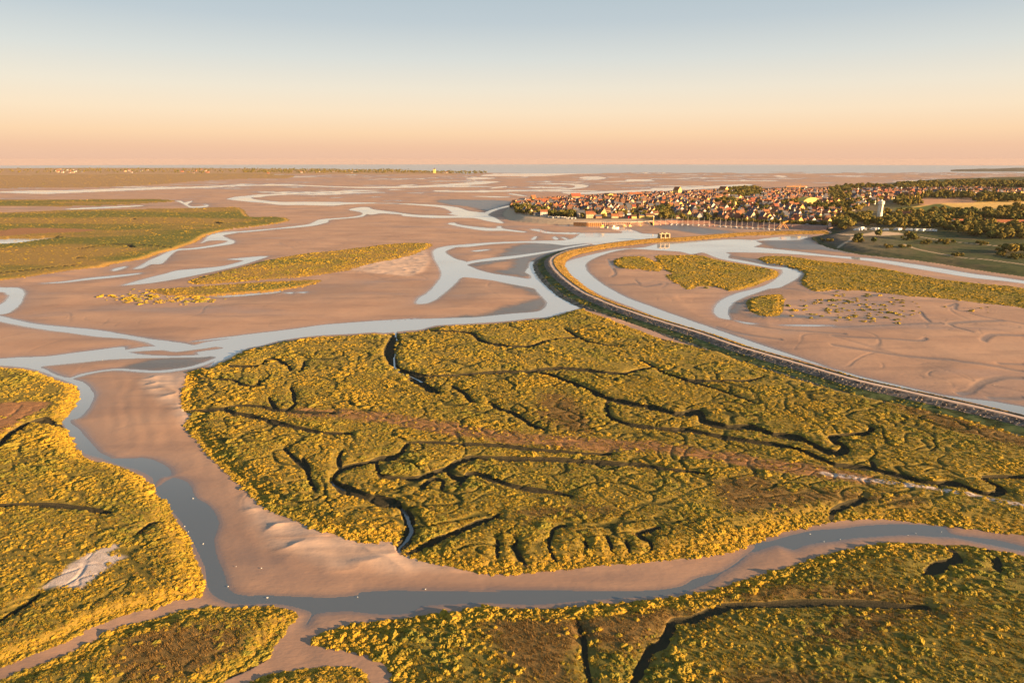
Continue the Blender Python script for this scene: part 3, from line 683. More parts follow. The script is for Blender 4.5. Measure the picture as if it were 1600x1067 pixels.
# ---- the dike: crest line of the footpath, with the foot of the bank on either side
PATH = trace('p', (1290, 360.2), (1270, 360.5), (1235, 361), (1200, 361.8), (1172, 362.8), (1144, 364.2), (1110, 366.8), (1080, 369.4), (1052, 371.4), (1028, 372), (1005, 374), (982.5, 376.2), (943.5, 381), (911, 386.8), (888, 391.5), (872, 397.5), (863.5, 403), (861, 408.5), (863.5, 416), (870, 424.5), (880, 434), (894.7, 445.6), (914, 457.8), (937, 468), (961, 478), (982, 485), (1021, 498), (1100, 521.7), (1155, 541), (1242.5, 566), (1340, 593.8), (1437, 615.5), (1600, 653), (1850, 722))
CREST = 4.0
pathW = world_line(PATH, CREST, False, 4)
dP = seg_dist(pathW, 34.0, False)
h = np.where((dP < 14.0) & ~mL, np.minimum(h, -.25), h)
fieldsW = [world_line(t, 3.0, True) for t in TURF]

# ------------------------------------------------------------------ masks of what grows or lies where
turf = soft(TURF, 5.0, 2.2)
red = soft(PATCH_RED, 2.5, 2.0)
pan = soft([PATCH_PAN], 1.2, 2.2)
dR = seg_dist(world_line(TRACK_RED[1], 2.2, False), 30, False)
redtrack = sstep(TRACK_RED[0] * 1.1, TRACK_RED[0] * .4, dR + NZ * 3.5 + NM * 2)
dT = seg_dist(world_line(TRACK_PALE[1], 2.2, False), 20, False)
paletrack = sstep(TRACK_PALE[0] * 1.2, TRACK_PALE[0] * .6, dT + NZ * .6)
mud = np.zeros((NR, NC), np.float32)
for tr in MUD:
    wdt = 3.0 + 8.0 * min(1, ground(*tr[0])[1] / 900)
    mud = np.maximum(mud, soft([tr], wdt))
mud = np.maximum(mud, .3 * sstep(.12, .5, fbm(GX * .3, GY, 200.0, 3, 72.0)) * sstep(430, 700, GY))
pale = soft(PALE, 4.0)
TRI = {}
def region(name, tr, z, width=2.0):
    TRI[name] = soft([tr], width, z)
region('green', trace('c3', (440, 268), (540, 262), (700, 246), (820, 232), (900, 240), (1000, 262), (1120, 290), (900, 290), (600, 292), (480, 288)), 16, 6)
region('gold', trace('c3', (400, 266), (560, 258), (700, 238), (860, 224), (1300, 222), (1600, 214), (1800, 212), (1800, 300), (1390, 294), (1120, 292), (1000, 262), (900, 240), (820, 232), (700, 246), (540, 262)), 18, 4)
region('rosy', trace('c3', (690, 184), (1150, 182), (1160, 220), (1300, 220), (860, 222), (690, 232)), 20, 6)
region('rosy2', trace('c3', (1360, 120), (1900, 118), (1900, 172), (1500, 160), (1380, 142)), 20, 6)
region('rosy3', trace('c3', (60, 178), (400, 180), (420, 196), (100, 196)), 12, 5)
sandy = np.maximum(soft([trace('c7', (430, 126), (600, 126), (660, 140), (500, 156), (330, 160), (200, 156), (180, 148), (330, 150))], 2, 2.4), 0)
for w, t in ((2.2, trace('c7', (600, 132), (760, 150), (900, 170), (1050, 190), (1200, 205), (1300, 215), (1420, 226))), (1.8, trace('c7', (660, 216), (720, 236), (800, 255), (1000, 290), (1150, 315), (1280, 325), (1420, 342), (1600, 366), (1700, 380))), (2.0, trace('c7', (130, 145), (180, 155), (260, 172), (230, 205), (150, 230)))):
    sandy = np.maximum(sandy, sstep(w * 1.5, w * .7, seg_dist(world_line(t, 2.4, False), 20, False)))
beach = sstep(62, 42, sdL) * sstep(.20, .17, tanx) * (sdL > 0)

# ------------------------------------------------------------------ ground objects
idx = np.arange(NR * NC).reshape(NR, NC)
quads = np.stack([idx[:-1, :-1], idx[:-1, 1:], idx[1:, 1:], idx[1:, :-1]], -1).reshape(-1, 4)
fc = cls[:-1, :-1].ravel()
okq = (_far[:-1, :-1] > .985).ravel()
# ground hidden well under the dike and under deep water is still there, so that the sheet has no holes
CO = np.stack([GX, GY, h], -1).reshape(-1, 3)
seaY = 5600.0
sea_face = (GY[:-1, :-1].ravel() > 12500)
def ground_part(name, sel, mat, fields):
    q = quads[sel & okq]
    used, inv = np.unique(q, return_inverse=True)
    at = {k: ('FLOAT', f.ravel()[used].astype(np.float32)) for k, f in fields.items()}
    o = mesh_np(name, CO[used], inv.reshape(-1, 4), mat, None, True, at)
    o['kind'] = 'structure'
    return o

# sand and mud: rippled, darker and glossier where it is wet
m = Mat('tidal_sand')
wetz = m.attr('wet'); mudz = m.attr('mud'); palez = m.attr('pale')
dryc = m.mix(m.ramp(m.noise(.03, 5, stretch=(.5, 1, 1)), .3, .7), (.42, .262, .178), (.34, .205, .14))
dryc = m.mix(m.math('MULTIPLY', palez, .8), dryc, (.55, .40, .31))
c = m.mix(m.math('MULTIPLY', wetz, .55), dryc, (.18, .122, .095))
c = m.mix(mudz, c, (.105, .10, .10))
c = m.mix(m.math('MULTIPLY', m.ramp(m.noise(.9, 4), .55, .75), .25), c, (.30, .20, .14))
rg = m.math('SUBTRACT', .8, m.math('MULTIPLY', m.math('MAXIMUM', wetz, m.math('MULTIPLY', mudz, .9)), .5))
fl = m.attr('film')
rg = m.math('SUBTRACT', rg, m.math('MULTIPLY', fl, .24))
c = m.mix(m.math('MULTIPLY', fl, .5), c, (.10, .085, .075))
c = m.mix(m.math('MULTIPLY', m.ramp(m.noise(.06, 5, stretch=(.25, 1.3, 1)), .52, .66), .35), c, (.19, .125, .10))
m.set(c, rg, m.math('ADD', .42, m.math('MULTIPLY', fl, .65)))
m.bump(m.math('ADD', m.noise(.8, 4, stretch=(.6, 1.4, 1)), m.math('MULTIPLY', m.noise(.12, 3), 2.0)), .5, .16)
sand_mat = m.m
wet = np.maximum(sstep(.34, .06, h + NM * .12), np.maximum(.75 * np.exp(-dry / 11.0), .65 * sstep(.05, .5, fbm(GX * .35, GY, 60.0, 4, 91.0)))) * (cls == 0)
wet = np.maximum(wet, .75 * soft([trace('m4', (-60, 560), (120, 640), (330, 680), (520, 760), (640, 800), (560, 860), (300, 880), (60, 860), (-120, 700)), trace('m7', (0, 490), (400, 470), (900, 440), (1200, 400), (1400, 350), (1300, 460), (1000, 560), (600, 560), (0, 550))], 6.0))
wet = np.maximum(wet, far_bay * sstep(.7, .1, h) * .8)
o = ground_part('sand_flats', fc == 0, sand_mat, {'film': sstep(.12, .015, h + NM * .05 + NZ * .03) * (cls == 0), 'wet': wet, 'mud': np.clip(np.maximum(mud, runnel * .55), 0, 1), 'pale': pale})
tag(o, 'pinkish brown tidal sand and mud flats of the bay', 'sand flats')

# marsh floor between the bushes
m = Mat('marsh_floor')
cr_ = m.attr('creek'); tf = m.attr('turf'); rd = m.attr('red'); pn = m.attr('pan'); ed = m.attr('rim')
n1, n2 = m.noise(.45, 5, rough=.65), m.noise(.05, 3)
base = m.mix(m.ramp(n1, .35, .65), (.16, .13, .03), (.28, .20, .042))
base = m.mix(m.ramp(n2, .35, .7), base, m.mix(m.ramp(n1, .3, .7), (.20, .15, .032), (.32, .22, .046)))
base = m.mix(m.attr('deep_green'), base, m.mix(m.ramp(n1, .3, .7), (.08, .088, .024), (.15, .135, .034)))  # darker green floor tone, strongest on the bottom right marsh
tc = m.mix(m.ramp(n1, .3, .7), (.12, .085, .03), (.22, .135, .048))
base = m.mix(tf, base, tc)
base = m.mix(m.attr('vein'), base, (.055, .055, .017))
base = m.mix(m.ramp(ed, .85, .35), base, m.mix(m.ramp(n1, .3, .7), (.20, .14, .03), (.34, .22, .04)))  # golden rim; brightness of the sunlit bank painted into its colour
lowc = m.mix(m.attr('drift'), m.mix(m.ramp(n1, .3, .7), (.10, .11, .025), (.16, .15, .036)), m.mix(m.ramp(n1, .3, .7), (.22, .145, .042), (.32, .205, .065)))
lowc = m.mix(m.attr('shore'), lowc, m.mix(m.ramp(n1, .3, .7), (.25, .165, .08), (.36, .235, .125)))
lowc = m.mix(m.ramp(ed, .9, .2), lowc, (.34, .20, .06))  # dry bank rim, with the orange of its sunlit slope painted in
base = m.mix(m.attr('low'), base, lowc)
base = m.mix(rd, base, m.mix(m.ramp(n1, .3, .7), (.25, .125, .06), (.34, .18, .085)))
base = m.mix(m.ramp(cr_, .05, .3), base, m.mix(n1, (.032, .032, .018), (.062, .052, .032)))  # creek mud, darkened further with the shade of the cut painted in
base = m.mix(pn, base, m.mix(m.ramp(n1, .3, .7), (.42, .34, .30), (.56, .48, .44)))
m.set(base, .95, .1)
m.bump(m.noise(2.2, 4, rough=.7), .35, .6)
marsh_mat = m.m
fields = {'creek': creek, 'turf': turf, 'red': np.maximum(np.maximum(red, redtrack * .85), 0), 'pan': np.maximum(pan, paletrack), 'vein': vein, 'shore': (cls == 16).astype(np.float32), 'deep_green': np.where(cls == 6, .55, np.where(cls == 3, .2, .25 * sstep(0, .3, fbm(GX, GY, 55.0, 2, 63.0)))), 'rim': np.clip(edge / 10, 0, 1), 'low': (cls >= 12).astype(np.float32), 'drift': np.maximum(sstep(-.22, .22, fbm(GX * .5, GY, 150.0, 3, 44.0)), (cls >= 16) * 1.0)}
MARSH_WHERE = ['the big central marsh cut by creeks', 'the left bank marsh with the pale salt pan', 'the small lower left marsh', 'the tiny marsh corner at the bottom edge', 'the bottom right marsh below the side channel',
               'the first basin island inside the dike', 'the little islet west of the basin island', 'the islet south of the basin island', 'the long basin marsh below the meadow', 'the round islet beside the meander',
               'the long sandbank island of the left bay', 'the lower strip of the sandbank island', 'the broad far left marsh with the pond', 'the thin strip marsh of the far left', 'the dry salt meadow along the far left shore']
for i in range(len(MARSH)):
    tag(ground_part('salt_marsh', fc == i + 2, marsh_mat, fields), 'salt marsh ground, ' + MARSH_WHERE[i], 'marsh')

# land: wet meadow, town ground, fields
m = Mat('land_ground')
n1, n2 = m.noise(.12, 5, rough=.6), m.noise(.02, 3)
c = m.mix(m.ramp(n1, .3, .7), (.035, .055, .022), (.075, .085, .032))
c = m.mix(m.ramp(n2, .45, .7), c, (.10, .085, .045))
c = m.mix(m.attr('town'), c, m.mix(m.ramp(n1, .35, .65), (.07, .07, .06), (.16, .13, .10)))
c = m.mix(m.attr('farshore'), c, m.mix(m.ramp(n1, .3, .7), (.28, .19, .11), (.40, .27, .16)))
c = m.mix(m.attr('green'), c, m.mix(n1, (.07, .10, .025), (.10, .125, .035)))
st = m.noise(.05, 2, stretch=(.15, 1.0, 1))
c = m.mix(m.attr('gold'), c, m.mix(m.ramp(st, .4, .6), (.58, .37, .11), (.66, .44, .15)))
c = m.mix(m.attr('rosy'), c, m.mix(m.ramp(st, .4, .6), (.42, .23, .14), (.5, .29, .18)))
c = m.mix(m.attr('sandy'), c, m.mix(n1, (.40, .30, .21), (.50, .39, .28)))
m.set(c, .95, .1)
m.bump(n1, 1.0, .6)
town = (1 - east) * sstep(5, 20, ins)
LANDO = ground_part('land', fc == 1, m.m, {'town': town * mL, 'farshore': np.where(mL2, 1.0, 0), 'green': TRI['green'], 'gold': TRI['gold'],
            'rosy': np.maximum(np.maximum(TRI['rosy'], TRI['rosy2']), TRI['rosy3']), 'sandy': np.maximum(sandy, beach)})

# ------------------------------------------------------------------ water: level sheets, the open sea beyond
def sheet(name, y0, y1, mat):
    ts = np.linspace(-1.3, 1.3, 60)
    P, F = [], []
    ys = np.geomspace(y0, y1, 24)
    for Y in ys:
        for t in ts:
            x = t * Y
            k = min(1.0, R_MAX / math.hypot(x, Y))
            P.append((x * k, Y * k, 0.0))
    n = len(ts)
    for r in range(len(ys) - 1):
        for c_ in range(n - 1):
            F.append((r * n + c_, r * n + c_ + 1, (r + 1) * n + c_ + 1, (r + 1) * n + c_))
    o = mesh_np(name, np.array(P), np.array(F), mat, None, True)
    o['kind'] = 'structure'
    return o
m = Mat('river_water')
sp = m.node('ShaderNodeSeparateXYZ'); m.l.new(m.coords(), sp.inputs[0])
silt = m.ramp(sp.outputs['Y'], 190, 380)      # sky reflection painted into the colour: side creek dark, main river pale
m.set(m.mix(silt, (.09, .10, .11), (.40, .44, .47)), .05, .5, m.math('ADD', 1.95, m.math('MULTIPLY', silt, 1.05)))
m.put(m.b.inputs['Roughness'], m.ramp(m.noise(.018, 4, stretch=(.5, 1, 1)), .4, .65, .03, .2))
nb = m.noise(.35, 3, stretch=(1, .6, 1))
m.bump(nb, .10, .10)
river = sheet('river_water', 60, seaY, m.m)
m = Mat('sea_water')
m.set((.34, .37, .39), .35, .5, 1.6)
m.bump(m.noise(.02, 3, stretch=(.4, 1, 1)), 2.0, .5)
sea = sheet('sea', seaY, 15900, m.m)

# ------------------------------------------------------------------ the dike
def sweep(name, line, offs, mat, jit=0.0):
    L = np.array(line)
    T = np.gradient(L, axis=0)
    T /= np.linalg.norm(T, axis=1)[:, None]
    N = np.stack([T[:, 1], -T[:, 0]], 1)          # right-hand side of the course
    n, k = len(L), len(offs)
    P = np.zeros((n, k, 3))
    for j, (o_, z) in enumerate(offs):
        P[:, j, :2] = L + N * o_
        P[:, j, 2] = z
    if jit:
        P[:, 1:-1, 2] += np.random.default_rng(8).normal(0, jit, (n, k - 2))
    ii = np.arange(n * k).reshape(n, k)
    F = np.stack([ii[:-1, :-1], ii[1:, :-1], ii[1:, 1:], ii[:-1, 1:]], -1).reshape(-1, 4)
    o = mesh_np(name, P.reshape(-1, 3), F[:, ::-1], mat, None, False)
    o['kind'] = 'structure'
    return o
def resample(L, step):
    d = np.concatenate([[0], np.cumsum(np.hypot(*np.diff(L, axis=0).T))])
    t = np.arange(0, d[-1], step)
    return np.stack([np.interp(t, d, L[:, 0]), np.interp(t, d, L[:, 1])], 1)
PL = resample(world_line(PATH, CREST, False, 6), 2.0)
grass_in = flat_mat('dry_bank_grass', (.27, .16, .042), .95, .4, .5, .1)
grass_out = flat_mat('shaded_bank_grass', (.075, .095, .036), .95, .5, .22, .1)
rubble = flat_mat('revetment_stone', (.15, .115, .095), .95, .6, .35)
pathm = flat_mat('gravel_path', (.50, .38, .31), .95, .12, .8)
siltm = flat_mat('silted_rubble', (.14, .12, .085), .95, .55, .2)
OUT = [(1.7, CREST), (2.4, CREST - .1), (4.5, 3.2), (7.5, 2.5), (9.0, 2.1), (12.5, 1.75), (14.5, 1.3), (19.0, .1), (23, -.5)]
IN = [(-1.7, CREST), (-2.2, CREST + .1), (-3.2, CREST - .1), (-6.0, 3.1), (-8.5, 2.35), (-9.2, 2.3), (-12.5, 1.0), (-15.0, .05), (-20.0, -.8)]
sweep('footpath', PL, [(1.7, CREST + .03), (0, CREST + .07), (-1.7, CREST + .03)], pathm)
sweep('path_verge', PL, [(-1.7, CREST + .02), (-2.0, CREST + .35), (-2.6, CREST + .35), (-3.0, CREST - .02)], flat_mat('verge_scrub', (.06, .05, .022), .95, .4, .6), .12)
sweep('stone_revetment', PL, OUT[:4], rubble, .10)
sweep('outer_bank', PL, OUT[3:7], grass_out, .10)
sweep('rubble_foot', PL, OUT[6:], siltm, .10)
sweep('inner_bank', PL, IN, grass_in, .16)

tag(LANDO, 'meadow, town hill and fields behind the shore', 'land')
tag(river, 'pale river channels and pools of the tidal bay', 'water'); tag(sea, 'thin blue grey strip of sea along the horizon', 'sea')
for n_, l_, c_ in (('footpath', 'pale gravel footpath along the crest of the curved dike', 'path'), ('path_verge', 'dark scrubby verge between footpath and basin slope', 'verge'), ('stone_revetment', 'stone band just below the dike footpath', 'revetment'),
                   ('outer_bank', 'dark green outer grass slope of the dike', 'bank'), ('rubble_foot', 'silted rubble foot of the dike beside the river', 'rubble'), ('inner_bank', 'golden sunlit inner grass slope of the dike', 'bank')):
    tag(bpy.data.objects[n_], l_, c_)
# ------------------------------------------------------------------ marsh bushes (uncountable: instanced on points)
def gz(x, y):
    """height of the ground at a point (bilinear on the grid)"""
    r = min(max(int(np.searchsorted(rowY, y)) - 1, 0), NR - 2)
    t = x / max(y, 1)
    k = min(max(int(np.searchsorted(colT, t)) - 1, 0), NC - 2)
    fy = min(max((y - rowY[r]) / (rowY[r + 1] - rowY[r]), 0), 1)
    fx = min(max((t - colT[k]) / (colT[k + 1] - colT[k]), 0), 1)
    a = h[r, k] * (1 - fx) + h[r, k + 1] * fx
    b = h[r + 1, k] * (1 - fx) + h[r + 1, k + 1] * fx
    return float(a * (1 - fy) + b * fy)

def on_land(u, v):
    """point of the ground, hills included, that the photograph shows at (u, v): march along the line of sight"""
    dx, dy, dz = ray(u, v)
    t0 = (CAM_H - 45.0) / -dz
    t1 = CAM_H / -dz
    p = None
    for i in range(161):
        t = t0 + (t1 - t0) * i / 160
        if CAM_H + dz * t <= gz(dx * t, dy * t):
            break
    return dx * t, dy * t, gz(dx * t, dy * t)

def ico(n):
    bm = bmesh.new()
    bmesh.ops.create_icosphere(bm, subdivisions=n, radius=1.0)
    v = np.array([p.co[:] for p in bm.verts])
    f = [tuple(q.index for q in a.verts) for a in bm.faces]
    bm.free()
    return v, f

def hidden(name, me):
    """a source mesh for instances, not linked to the scene itself"""
    return bpy.data.objects.new(name, me)

def bush_mesh(seed, flat=.62, n=3, rag=.28):
    v, f = ico(n)
    k = seed * 7.7
    r = 1 + rag * 1.3 * perlin(v[:, 0] * 1.7 + k, v[:, 1] * 1.7 + v[:, 2] * 1.1) + rag * perlin(v[:, 0] * 4.3 + k, v[:, 1] * 4.3 - v[:, 2] * 3.7) + rag * .7 * np.random.default_rng(seed).normal(0, .35, len(v))
    v = v * r[:, None]
    v[:, 2] = np.maximum(v[:, 2], -.25) * flat
    me = bpy.data.meshes.new('bush')
    me.from_pydata(v.tolist(), [], f)
    me.update()
    return me
def tuft_mesh(seed, blades=16):
    R = random.Random(seed)
    mb = MB()
    for i in range(blades):
        a, l = R.uniform(0, 6.28), R.uniform(.5, 1.1)
        x, y = R.gauss(0, .35), R.gauss(0, .35)
        dx, dy = math.cos(a), math.sin(a)
        lean = R.uniform(.1, .7)
        w = .09
        mb.add([(x - dy * w, y + dx * w, -.1), (x + dy * w, y - dx * w, -.1), (x + dx * lean * l, y + dy * lean * l, l)], [(0, 1, 2)])
    return mb.mesh('tuft')

m = Mat('bush_leaves')
tint = m.attr('tint', 'INSTANCER')
nn = m.noise(3.0, 3)
c = m.mix(tint, (.13, .13, .025), (.33, .21, .025))
c = m.mix(m.ramp(nn, .35, .7), c, m.mix(tint, (.19, .17, .03), (.42, .26, .03)))
m.set(c, .9, .08)
m.b.inputs['Subsurface Weight'].default_value = 0
bush_mat = m.m
m = Mat('dry_grass')
c = m.mix(m.attr('tint', 'INSTANCER'), (.13, .085, .03), (.27, .165, .055))
m.set(c, .95, .05)
grass_mat = m.m
bush_col = bpy.data.collections.new('bush_sources')
for i in range(5):
    me = bush_mesh(20 + i, flat=(.66, .6, .75, .55, .7)[i])
    me.materials.append(bush_mat)
    bush_col.objects.link(hidden('marsh_bush_%s' % 'abcde'[i], me))
me = tuft_mesh(9, 26); me.materials.append(bush_mat)
bush_col.objects.link(hidden('marsh_bush_up', me))
me = tuft_mesh(3, 22); me.materials.append(grass_mat)
bush_col.objects.link(hidden('marsh_bush_tuft', me))

def scatter_tree(name, coll):
    ng = bpy.data.node_groups.new(name, 'GeometryNodeTree')
    ng.interface.new_socket('Geometry', in_out='INPUT', socket_type='NodeSocketGeometry')
    ng.interface.new_socket('Geometry', in_out='OUTPUT', socket_type='NodeSocketGeometry')
    gi, go = ng.nodes.new('NodeGroupInput'), ng.nodes.new('NodeGroupOutput')
    mp = ng.nodes.new('GeometryNodeMeshToPoints')
    ip = ng.nodes.new('GeometryNodeInstanceOnPoints')
    ci = ng.nodes.new('GeometryNodeCollectionInfo')
    ci.inputs['Collection'].default_value = coll
    ci.inputs['Separate Children'].default_value = True
    ci.inputs['Reset Children'].default_value = True
    def named(n, t):
        a = ng.nodes.new('GeometryNodeInputNamedAttribute')
        a.data_type = t
        a.inputs['Name'].default_value = n
        return a.outputs['Attribute']
    L = ng.links.new
    L(gi.outputs[0], mp.inputs['Mesh'])
    L(mp.outputs[0], ip.inputs['Points'])
    L(ci.outputs[0], ip.inputs['Instance'])
    ip.inputs['Pick Instance'].default_value = True
    L(named('pick', 'INT'), ip.inputs['Instance Index'])
    L(named('turn', 'FLOAT_VECTOR'), ip.inputs['Rotation'])
    L(named('size', 'FLOAT_VECTOR'), ip.inputs['Scale'])
    L(ip.outputs[0], go.inputs[0])
    return ng
bush_ng = scatter_tree('bush_scatter', bush_col)

def scatter(name, P, pick, size, tint, ng):
    n = len(P)
    turn = np.zeros((n, 3), np.float32); turn[:, 2] = rng.random(n) * 6.283
    me = bpy.data.meshes.new(name)
    me.vertices.add(n)
    me.vertices.foreach_set('co', np.ascontiguousarray(P, np.float32).ravel())
    for an, typ, key, arr in (('pick', 'INT', 'value', pick.astype(np.int32)), ('tint', 'FLOAT', 'value', tint.astype(np.float32)),
                              ('turn', 'FLOAT_VECTOR', 'vector', turn.ravel()), ('size', 'FLOAT_VECTOR', 'vector', size.astype(np.float32).ravel())):
        at = me.attributes.new(an, typ, 'POINT')
        at.data.foreach_set(key, np.ascontiguousarray(arr))
    o = bpy.data.objects.new(name, me)
    COL.objects.link(o)
    md = o.modifiers.new('scatter', 'NODES')
    md.node_group = ng
    o['kind'] = 'stuff'
    return o

cellA = np.zeros((NR, NC), np.float32)
cellA[:-1, :-1] = (rowY[1:] - rowY[:-1])[:, None] * (GY[:-1, :-1] * (colT[1:] - colT[:-1])[None, :])
dist = np.hypot(np.hypot(GX, GY), CAM_H)
rad = np.where(dist < 180, .38, .38 * (dist / 180) ** .5)
patch = sstep(-.30, .25, fbm(GX, GY, 11.0, 2, 80.0))
rows_ = sstep(.05, .30, rn) * (.35 + .65 * sstep(.0, .12, rn2))
bare = np.clip(np.maximum(np.maximum(fields['red'], pan), 0), 0, 1)
tclump = sstep(.18, .34, fbm(GX, GY, 9.0, 2, 90.0))
cover = np.where(cls == 6, .56, np.where(cls == 3, .78, .78)) * (.35 + .65 * patch) * (.25 + .75 * rows_)
cover = cover * (1 - turf * .96 * (1 - .8 * tclump)) * (1 - bare * .985)
cover *= np.where(creek > .05, 0.0, 1.0) * (1 - vein * .95) * sstep(.15, 1.2, edge)
cover = np.where(wl_ > .05, 0, cover)
cover *= np.where(dP < 21, 0.0, 1.0)
rimz = sstep(9, 2.5, edge)
cover = np.where((rimz > .3) & (creek < .4) & (bare < .3) & (cls < 7), np.maximum(cover, .8 * rimz), cover)
tintf = np.clip(.52 + .9 * fbm(GX, GY, 30.0, 2, 70.0) + .2 * NZ, 0, 1)
sizef = .72 + .5 * sstep(-.1, .4, fbm(GX, GY, 24.0, 2, 33.0))
n_all = 0
BUSH_NOTE = {}
for i in range(len(MARSH)):
    sel = (cls == i + 2)
    fac = {4: .75, 1: 1.0, 10: .9, 11: .9, 12: .35, 13: .2, 14: .1}.get(i, .9)
    lam = np.where(sel, cover * cellA / (3.1 * rad ** 2) * fac, 0)
    if i >= 12: lam *= .5
    cnt = rng.poisson(np.minimum(lam, 8))
    rr, cc = np.nonzero(cnt)
    rp = np.repeat(np.arange(len(rr)), cnt[rr, cc])
    rr, cc = rr[rp], cc[rp]
    n = len(rr)
    jx, jy = rng.random(n) - .5, rng.random(n) - .5
    r2, c2 = np.minimum(rr + 1, NR - 1), np.minimum(cc + 1, NC - 1)
    y = rowY[rr] + jy * (rowY[r2] - rowY[rr])
    x = y * (colT[cc] + jx * (colT[c2] - colT[cc]))
    R = rad[rr, cc] * (1.2 if i == 4 else 1.0 if i in (1, 2, 3) else 1.0 if i == 1 else .75 if i >= 10 else 1.0) * sizef[rr, cc] * np.exp(rng.normal(0, .36, n)) * (1 + .25 * (rimz[rr, cc]))
    z = h[rr, cc] + .02
    asp = np.exp(rng.normal(0, .16, n))
    size = np.stack([R * asp, R / asp, R * rng.uniform(.65, 1.1, n) * (.4 if i >= 12 else .65 if i >= 5 else 1.0 if i == 4 else .66)], 1)
    tn = np.clip(tintf[rr, cc] + rng.normal(0, .2, n) + .35 * rimz[rr, cc], 0, 1)  # rim bushes brighter: sunlight on the bank put into their tint
    pk = rng.integers(0, 5, n)
    P = np.stack([x, y, z], 1)
    n_all += n
    # short dry grass of the turf, near only
    lam = np.where(sel & (dist < 360) & (creek < .05) & (wl_ < .05), np.clip(turf + .75 * (vein < .4) + .6 * fields['red'] * (1 - pan), 0, 1) * cellA * np.where(dist < 230, 1.6, .8) * (1 - pan), 0)
    cnt = rng.poisson(np.minimum(lam, 4))
    rr, cc = np.nonzero(cnt)
    rp = np.repeat(np.arange(len(rr)), cnt[rr, cc]); rr, cc = rr[rp], cc[rp]
    n = len(rr)
    if n:
        jx, jy = rng.random(n) - .5, rng.random(n) - .5
        y = rowY[rr] + jy * (rowY[np.minimum(rr + 1, NR - 1)] - rowY[rr])
        x = y * (colT[cc] + jx * (colT[np.minimum(cc + 1, NC - 1)] - colT[cc]))
        s_ = rng.uniform(.25, .5, n)
        P = np.concatenate([P, np.stack([x, y, h[rr, cc]], 1)])
        size = np.concatenate([size, np.stack([s_ * 1.3, s_ * 1.3, s_ * .8], 1)])
        tn = np.concatenate([tn, rng.random(n)])
        pk = np.concatenate([pk, np.where(rng.random(n) < np.clip(turf[rr, cc] + fields['red'][rr, cc], .12, 1), 5, 6)])
    if len(P):
        tag(scatter('marsh_bushes', P, pk, size, tn, bush_ng), 'low golden green bushes covering ' + MARSH_WHERE[i], 'marsh plants')
# sparse cushions on the bare basin mud
SPARSE = [(trace('r1', (1000, 480), (1600, 540), (1600, 660), (1200, 640), (760, 620), (720, 540), (760, 480)), .012, 1.3), (trace('r2', (0, 190), (340, 190), (600, 240), (600, 370), (240, 380), (0, 380)), .010, 1.3), (trace('r1', (1000, 425), (1500, 455), (1600, 470), (1600, 540), (1200, 500)), .004, 1.1),
          (trace('m1', (560, 0), (900, 5), (1200, 10), (1150, 45), (900, 40), (650, 45)), .02, 1.4), (trace('r4', (0, 300), (120, 300), (500, 335), (480, 350), (300, 370), (0, 365)), .022, 1.4), (trace('r2', (600, 250), (1334, 285), (1334, 330), (900, 300)), .004, 1.1), (trace('r1', (40, 385), (300, 420), (200, 410), (40, 395)), .03, 1.3)]
P, size, tn = [], [], []
for tr, den, r_ in SPARSE:
    L = world_line(tr, .8, True)
    M = inside(L)
    cnt = rng.poisson(np.where(M & (cls == 0) & (sdW < -3), den * cellA, 0))
    rr, cc = np.nonzero(cnt)
    for a, b in zip(rr, cc):
        for _ in range(cnt[a, b]):
            x, y = float(GX[a, b] + rng.normal(0, 1)), float(GY[a, b] + rng.normal(0, 1))
            R = r_ * math.exp(rng.normal(0, .35))
            P.append((x, y, gz(x, y) + .05)); size.append((R, R * .8, R * .6)); tn.append(rng.random())
o = scatter('mud_cushions', np.array(P), rng.integers(0, 5, len(P)), np.array(size), np.array(tn), bush_ng)
tag(o, 'scattered low green-gold cushion plants on the bare mud', 'cushion plants')

# scrub and loose stones on the dike
k_ = rng.integers(2, len(PL) - 2, 2600)
T_ = PL[k_ + 1] - PL[k_ - 1]; T_ /= np.linalg.norm(T_, axis=1)[:, None]
Nn = np.stack([T_[:, 1], -T_[:, 0]], 1)
ox = np.array([o_ for o_, _ in OUT]); oz = np.array([z_ for _, z_ in OUT])
off = rng.choice([8.2, 9.5, 11.0, 12.5, 13.6, 15.5], 2600) + rng.normal(0, .7, 2600)
keep = fbm(PL[k_][:, 0], PL[k_][:, 1], 22.0, 2, 5.0) + rng.normal(0, .2, 2600) > .22
P = np.concatenate([PL[k_] + Nn * off[:, None], np.interp(off, ox, oz)[:, None]], 1)[keep]
n = len(P); R = rng.uniform(.3, .85, n)
o = scatter('bank_scrub', P, rng.integers(0, 5, n), np.stack([R, R, R * .7], 1), rng.uniform(0, .35, n), bush_ng)
tag(o, 'low dark green scrub along the outer slope of the dike', 'scrub')
off = -rng.uniform(2.3, 14.0, 2600)
ix = -np.array([o_ for o_, _ in IN]); iz = np.array([z_ for _, z_ in IN])
P = np.concatenate([PL[k_] + Nn * off[:, None], np.interp(-off, ix, iz)[:, None]], 1)
R = rng.uniform(.2, .6, 2600)
o = scatter('bank_grass', P, np.where(rng.random(2600) < .3, rng.integers(0, 5, 2600), 5), np.stack([R * 1.5, R * 1.5, R * 1.1], 1), rng.random(2600), bush_ng)
tag(o, 'tufted golden grass on the sunlit inner slope of the dike', 'grass')
stone_col = bpy.data.collections.new('stone_sources')
sm_ = flat_mat('loose_stone', (.27, .22, .18), .9, .4, 1.2)
for q in range(3):
    me = bush_mesh(70 + q, .7, 2, .3); me.materials.append(sm_); stone_col.objects.link(hidden('stone_%s' % 'abc'[q], me))
stone_ng = scatter_tree('stone_scatter', stone_col)
k_ = rng.integers(2, len(PL) - 2, 5200)
T_ = PL[k_ + 1] - PL[k_ - 1]; T_ /= np.linalg.norm(T_, axis=1)[:, None]
